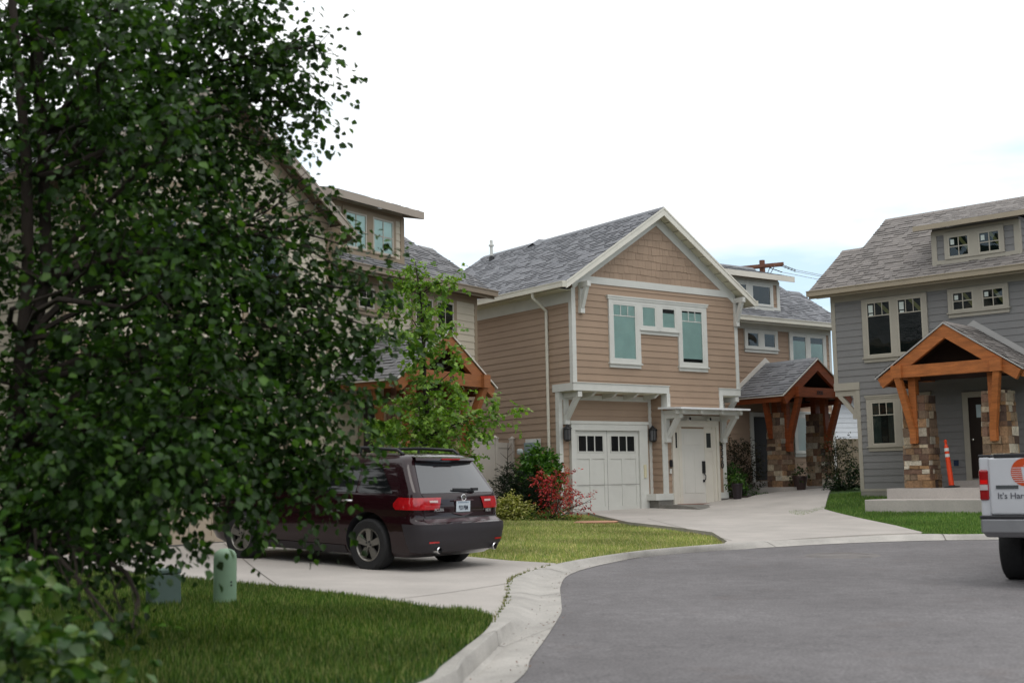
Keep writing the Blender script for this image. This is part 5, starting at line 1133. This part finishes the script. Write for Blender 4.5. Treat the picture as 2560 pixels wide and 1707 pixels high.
# low shrub nearest the camera at the lower left
b1 = at(60, 1800, 6.0); zb1 = .36
sh = empty('leafy_shrub', (b1[0], b1[1], zb1), 0, 'low green shrub in the bottom left corner below the tree trunk', 'shrub'); ofs = -np.array(sh.location)
bl_ = blobpx([(30, 1600, 150, 260, 0), (-40, 1480, 130, 200, .2), (180, 1690, 120, 120, 0), (330, 1680, 60, 30, 0), (60, 1720, 200, 260, 0), (-100, 1650, 200, 220, .1)], 6.0)
mbk = MB(tuple(ofs))
for c_, r, n in bl_: branch(mbk, (b1[0], b1[1], zb1), c_, .012, .004, .05, 5)
mbk.build('stem', BARK, sh); foliage('leaves', [(np.array(c_)+ofs, r, n) for c_, r, n in bl_], .085, ['#3a5a22', '#48682a', '#33502a', '#5a7030'], LEAFM, sh, droop=.3, spread=.09)
# young maple before the cream porch
dm_ = 23.2; bx_ = at(1068, 1250, dm_); zy = yard(bx_[0], bx_[1])
ym = empty('young_maple', (bx_[0], bx_[1], zy-.05), 0, 'slender young maple with bright yellow green leaves behind the SUV', 'tree'); ofs = -np.array(ym.location)
YB = [(1035,668,26,70),(1050,720,48,190),(1000,712,30,90),(1115,722,34,90),(985,760,40,120),(1060,790,62,260),(1130,700,22,40),(1000,830,50,150),(1085,850,50,160),(1140,810,22,30),(1055,880,42,170),(1052,950,45,200),(1040,1000,34,90),(1130,900,36,90),(1118,960,36,130),(1150,990,26,50),(1060,1060,90,520),(990,1030,36,100),(975,1100,60,230),(1120,1060,75,380),(1020,1120,90,460),(1110,1120,70,300),(1200,1050,42,130),(1240,1020,34,80),(1275,1030,24,40),(1170,1075,34,80),(1180,1140,26,40),(1195,1180,26,46),(1215,1210,24,30),(940,1070,30,50),(1165,905,18,16)]
yb = blobpx(YB, dm_); mbk = MB(tuple(ofs)); sp_ = [np.array((bx_[0], bx_[1], zy-.1)), at(1074, 1090, dm_), at(1063, 980, dm_), at(1058, 850, dm_), at(1052, 740, dm_), at(1038, 655, dm_)]
mbk.tube(sp_, [.05, .045, .038, .03, .02, .006], 10)
for c_, r, n in yb:
    k = min(sp_, key=lambda q: np.linalg.norm(q-np.array(c_))+(1.0 if q[2] > c_[2]+.1 else 0)); branch(mbk, k, c_, .014, .004, .04, 5, .05, 5)
mbk.build('trunk', BARK, ym, smooth=60); foliage('crown', [(np.array(c_)+ofs, (r[0], r[1], r[2]), int(n*1.15)) for c_, r, n in yb], .098, ['#5f802e', '#6e9035', '#52722a', '#82a344', '#748a38'], LEAFM2, ym, 'maple', droop=.5, spread=.12)
# shrubs along the tan house
def shrub(name, label, blobs, dep, size, cols, base_px, cat='shrub', kind='leaf', mat=LEAFM2, stems=True, stemm=BARK, wide=.6, droop=.1, spread=.07, group=None, dens=1.6):
    b = at(base_px, 1250, dep); zz = yard(b[0], b[1]); o = empty(name, (b[0], b[1], zz-.04), 0, label, cat, group); of = -np.array(o.location); bl = blobpx(blobs, dep)
    m = MB(tuple(of))
    for c_, r, n in bl:
        for _ in range(2): branch(m, (b[0]+RNG.uniform(-.08, .08), b[1]+RNG.uniform(-.08, .08), zz-.06), np.array(c_)+RNG.normal(size=3)*np.array(r)*.3, .012, .004, .03, 5, .06, 5)
    m.build('stem', stemm, o); foliage('leaves', [(np.array(c_)+of, r, int(n*dens)) for c_, r, n in bl], size, cols, mat, o, kind, droop=droop, spread=spread, wide=wide); return o
shrub('laurel_bush', 'glossy bright green bush below the electric meter on the tan wall', [(1345,1155,40,560),(1372,1165,30,340),(1322,1170,34,360),(1350,1210,58,760),(1385,1200,28,260),(1310,1230,40,300)], 31.6, .11, ['#3c6420', '#4a7526', '#2f5419', '#5c8430'], 1350, mat=LEAFM)
shrub('spruce_shrub', 'dark green spruce shrub with a bare spindly leader', [(1268,1195,34,460),(1258,1235,44,620),(1300,1230,56,1000),(1330,1270,56,900),(1275,1275,50,600),(1345,1235,46,600)], 30.9, .09, ['#18281a', '#1f3020', '#142014', '#26381f'], 1285, wide=.18, spread=.05)
m = MB(); pA = at(1268, 1190, 30.9); m.tube([pA, at(1270, 1105, 30.9)], [.014, .005], 5)
for y, dx in ((1135, 16), (1140, -18), (1158, 22), (1165, -30), (1118, 10)): m.tube([at(1269, y+8, 30.9), at(1269+dx, y-8, 30.9-.1)], [.007, .003], 4)
sp_o = [o for o in bpy.data.objects if o.name == 'spruce_shrub'][0]
ld = m.build('leader', BARK, None); ld.parent = sp_o; ld.location = -sp_o.location
shrub('variegated_bush', 'pale yellow variegated bush right of the SUV bumper', [(1250,1280,26,420),(1285,1275,32,560),(1268,1258,22,260),(1282,1243,12,110),(1310,1275,22,260),(1322,1270,12,80),(1265,1300,38,420),(1298,1300,28,300)], 30.2, .06, ['#a8a45e', '#b8b478', '#8c9248', '#cac68e', '#747c3a'], 1275)
shrub('red_maple_shrub', 'small red leaved maple beside the white garage door', [(1350,1192,20,150),(1375,1200,28,240),(1410,1192,26,200),(1365,1220,26,200),(1395,1240,40,360),(1430,1235,26,160),(1375,1265,34,260),(1420,1260,30,180),(1455,1235,14,40),(1478,1247,16,56),(1462,1272,12,40),(1350,1278,20,90),(1430,1290,22,40)], 30.3, .062, ['#a83038', '#bc4046', '#94262a', '#cc5850', '#843034'], 1378, cat='tree', kind='maple', spread=.10, droop=.35, dens=.75)
shrub('ground_plants', 'low green plants at the foot of the red maple shrub', [(1330,1302,22,200),(1360,1300,24,220),(1395,1300,24,160),(1430,1300,20,90),(1300,1312,20,140)], 30.0, .09, ['#55702c', '#64803a', '#486428', '#7c7c44'], 1360, cat='plants', wide=.25)
shrub('dark_shrub', 'dark brownish shrub against the tan porch left of the stone column', [(1830,1130,36,260),(1865,1120,34,260),(1880,1165,34,240),(1845,1175,40,280),(1890,1200,26,140)], 37.6, .07, ['#2c2c20', '#38352a', '#443c30', '#22261a'], 1860, spread=.09)
shrub('green_shrub', 'green leafy shrub beside the garage corner of the tan house', [(1825,1180,22,180),(1840,1195,28,240),(1830,1220,30,220),(1860,1220,26,160),(1890,1235,22,110)], 36.6, .08, ['#2f5220', '#3c6226', '#243e1a', '#4c7030'], 1838)
shrub('tall_shrub', 'tall grey green shrub left of the grey house corner', [(2090,1120,36,260),(2115,1130,36,260),(2085,1170,40,280),(2120,1180,40,260),(2100,1215,46,280)], 37.5, .07, ['#3a3c2c', '#4a4a38', '#2c3222', '#57543e'], 2102, spread=.09)
shrub('low_shrub', 'low dark green shrub at the right of the tan porch slab', [(2080,1215,28,200),(2110,1222,32,220),(2140,1210,30,240),(2140,1180,26,200)], 36.0, .08, ['#22371c', '#2c4522', '#1a2a16'], 2110)
# flat stone, sticks, fallen leaves
p = gy(1490, 1303); m = MB(); m.lathe([(.62, -.03), (.66, .02), (.6, .04), (.01, .045)], (0, 0, 0), 'z', 14)
o = m.build('flagstone', pm('pink_sandstone', '#b58a72', .9, .15), loc=(p[0], p[1], yard(*p)-.03)); o.scale = (.8, .5, 1); tag(o, 'pinkish flat stone on the grass before the garage', 'stone')
n = 150; pts = []
for _ in range(n):
    i = int(RNG.integers(9, 60)); f = RNG.uniform(.3, 1.04) if RNG.uniform() < .5 else RNG.normal(1.0, .03); a_, b_ = Ar[i], Br[i]; q = b_+(a_-b_)*f+RNG.normal(size=2)*.06; pts.append((q[0], q[1], road(*q)+.02))
P = np.array(pts); V = leaf_geo(P, np.c_[RNG.normal(size=(n, 2)), RNG.normal(size=n)*.15], np.c_[RNG.normal(size=(n, 2))*.3, np.ones(n)], RNG.uniform(.01, .03, n), .5)
tag(tri_mesh('fallen_leaves', V, LEAFF, np.array([lin(c) for c in ('#5e4636', '#7a5a40', '#6c4a3a', '#55603a')])[RNG.integers(0, 4, n)], pm('dry_leaf', (1, 1, 1), .8, .1, attr=True)), 'dry leaves and twigs lying in the gutter', 'leaves', kind='stuff')
n = 360; P = []
for _ in range(n):
    i = int(RNG.integers(i_dip0-2, i_dip1)); q = Br[i]+RNG.normal(size=2)*.018; P.append((q[0], q[1], road(*q)+Hr[i]-.005))
P = np.array(P); V = np.zeros((n, 3, 3)); a = RNG.uniform(0, 6.28, n); V[:, 0] = P+np.c_[np.cos(a), np.sin(a), 0*a]*.008; V[:, 1] = P-np.c_[np.cos(a), np.sin(a), 0*a]*.008; V[:, 2] = P+np.c_[RNG.normal(size=(n, 2))*.02, RNG.uniform(.015, .05, n)]
tag(tri_mesh('weeds', V, [(0, 1, 2)], np.array([lin(c) for c in ('#66713e', '#5a6638', '#8a8058')])[RNG.integers(0, 3, n)], GRASSM), 'weeds growing in the joint between gutter and driveway', 'weeds', kind='stuff')

# unseen wood added behind and left of the view to darken reflections in glass and paint
bl = []
for k in range(34):
    a = R(150+k*7.2); rr = RNG.uniform(26, 40); hgt = RNG.uniform(5.5, 10.5); cx_, cy_ = rr*math.cos(a), 2+rr*math.sin(a)
    for _ in range(5): bl.append(((cx_+RNG.normal()*1.6, cy_+RNG.normal()*1.6, RNG.uniform(.25, .85)*hgt), (2.4, 2.4, 1.9), 150))
for k in range(7):
    cx_, cy_ = -14.5-RNG.uniform(0, 4), -2+k*4.2
    for _ in range(13): bl.append(((cx_+RNG.normal()*1.3, cy_+RNG.normal()*1.3, RNG.uniform(1.5, 12)), (2.3, 2.3, 1.9), 190))
tag(foliage('offscreen_trees', bl, .75, ['#26381a', '#2f4420', '#1f2e16', '#3a5026'], LEAFM2, None, spread=.6), 'unseen wood of leafy trees added to fill the reflections in glass and paint', 'trees', kind='stuff')
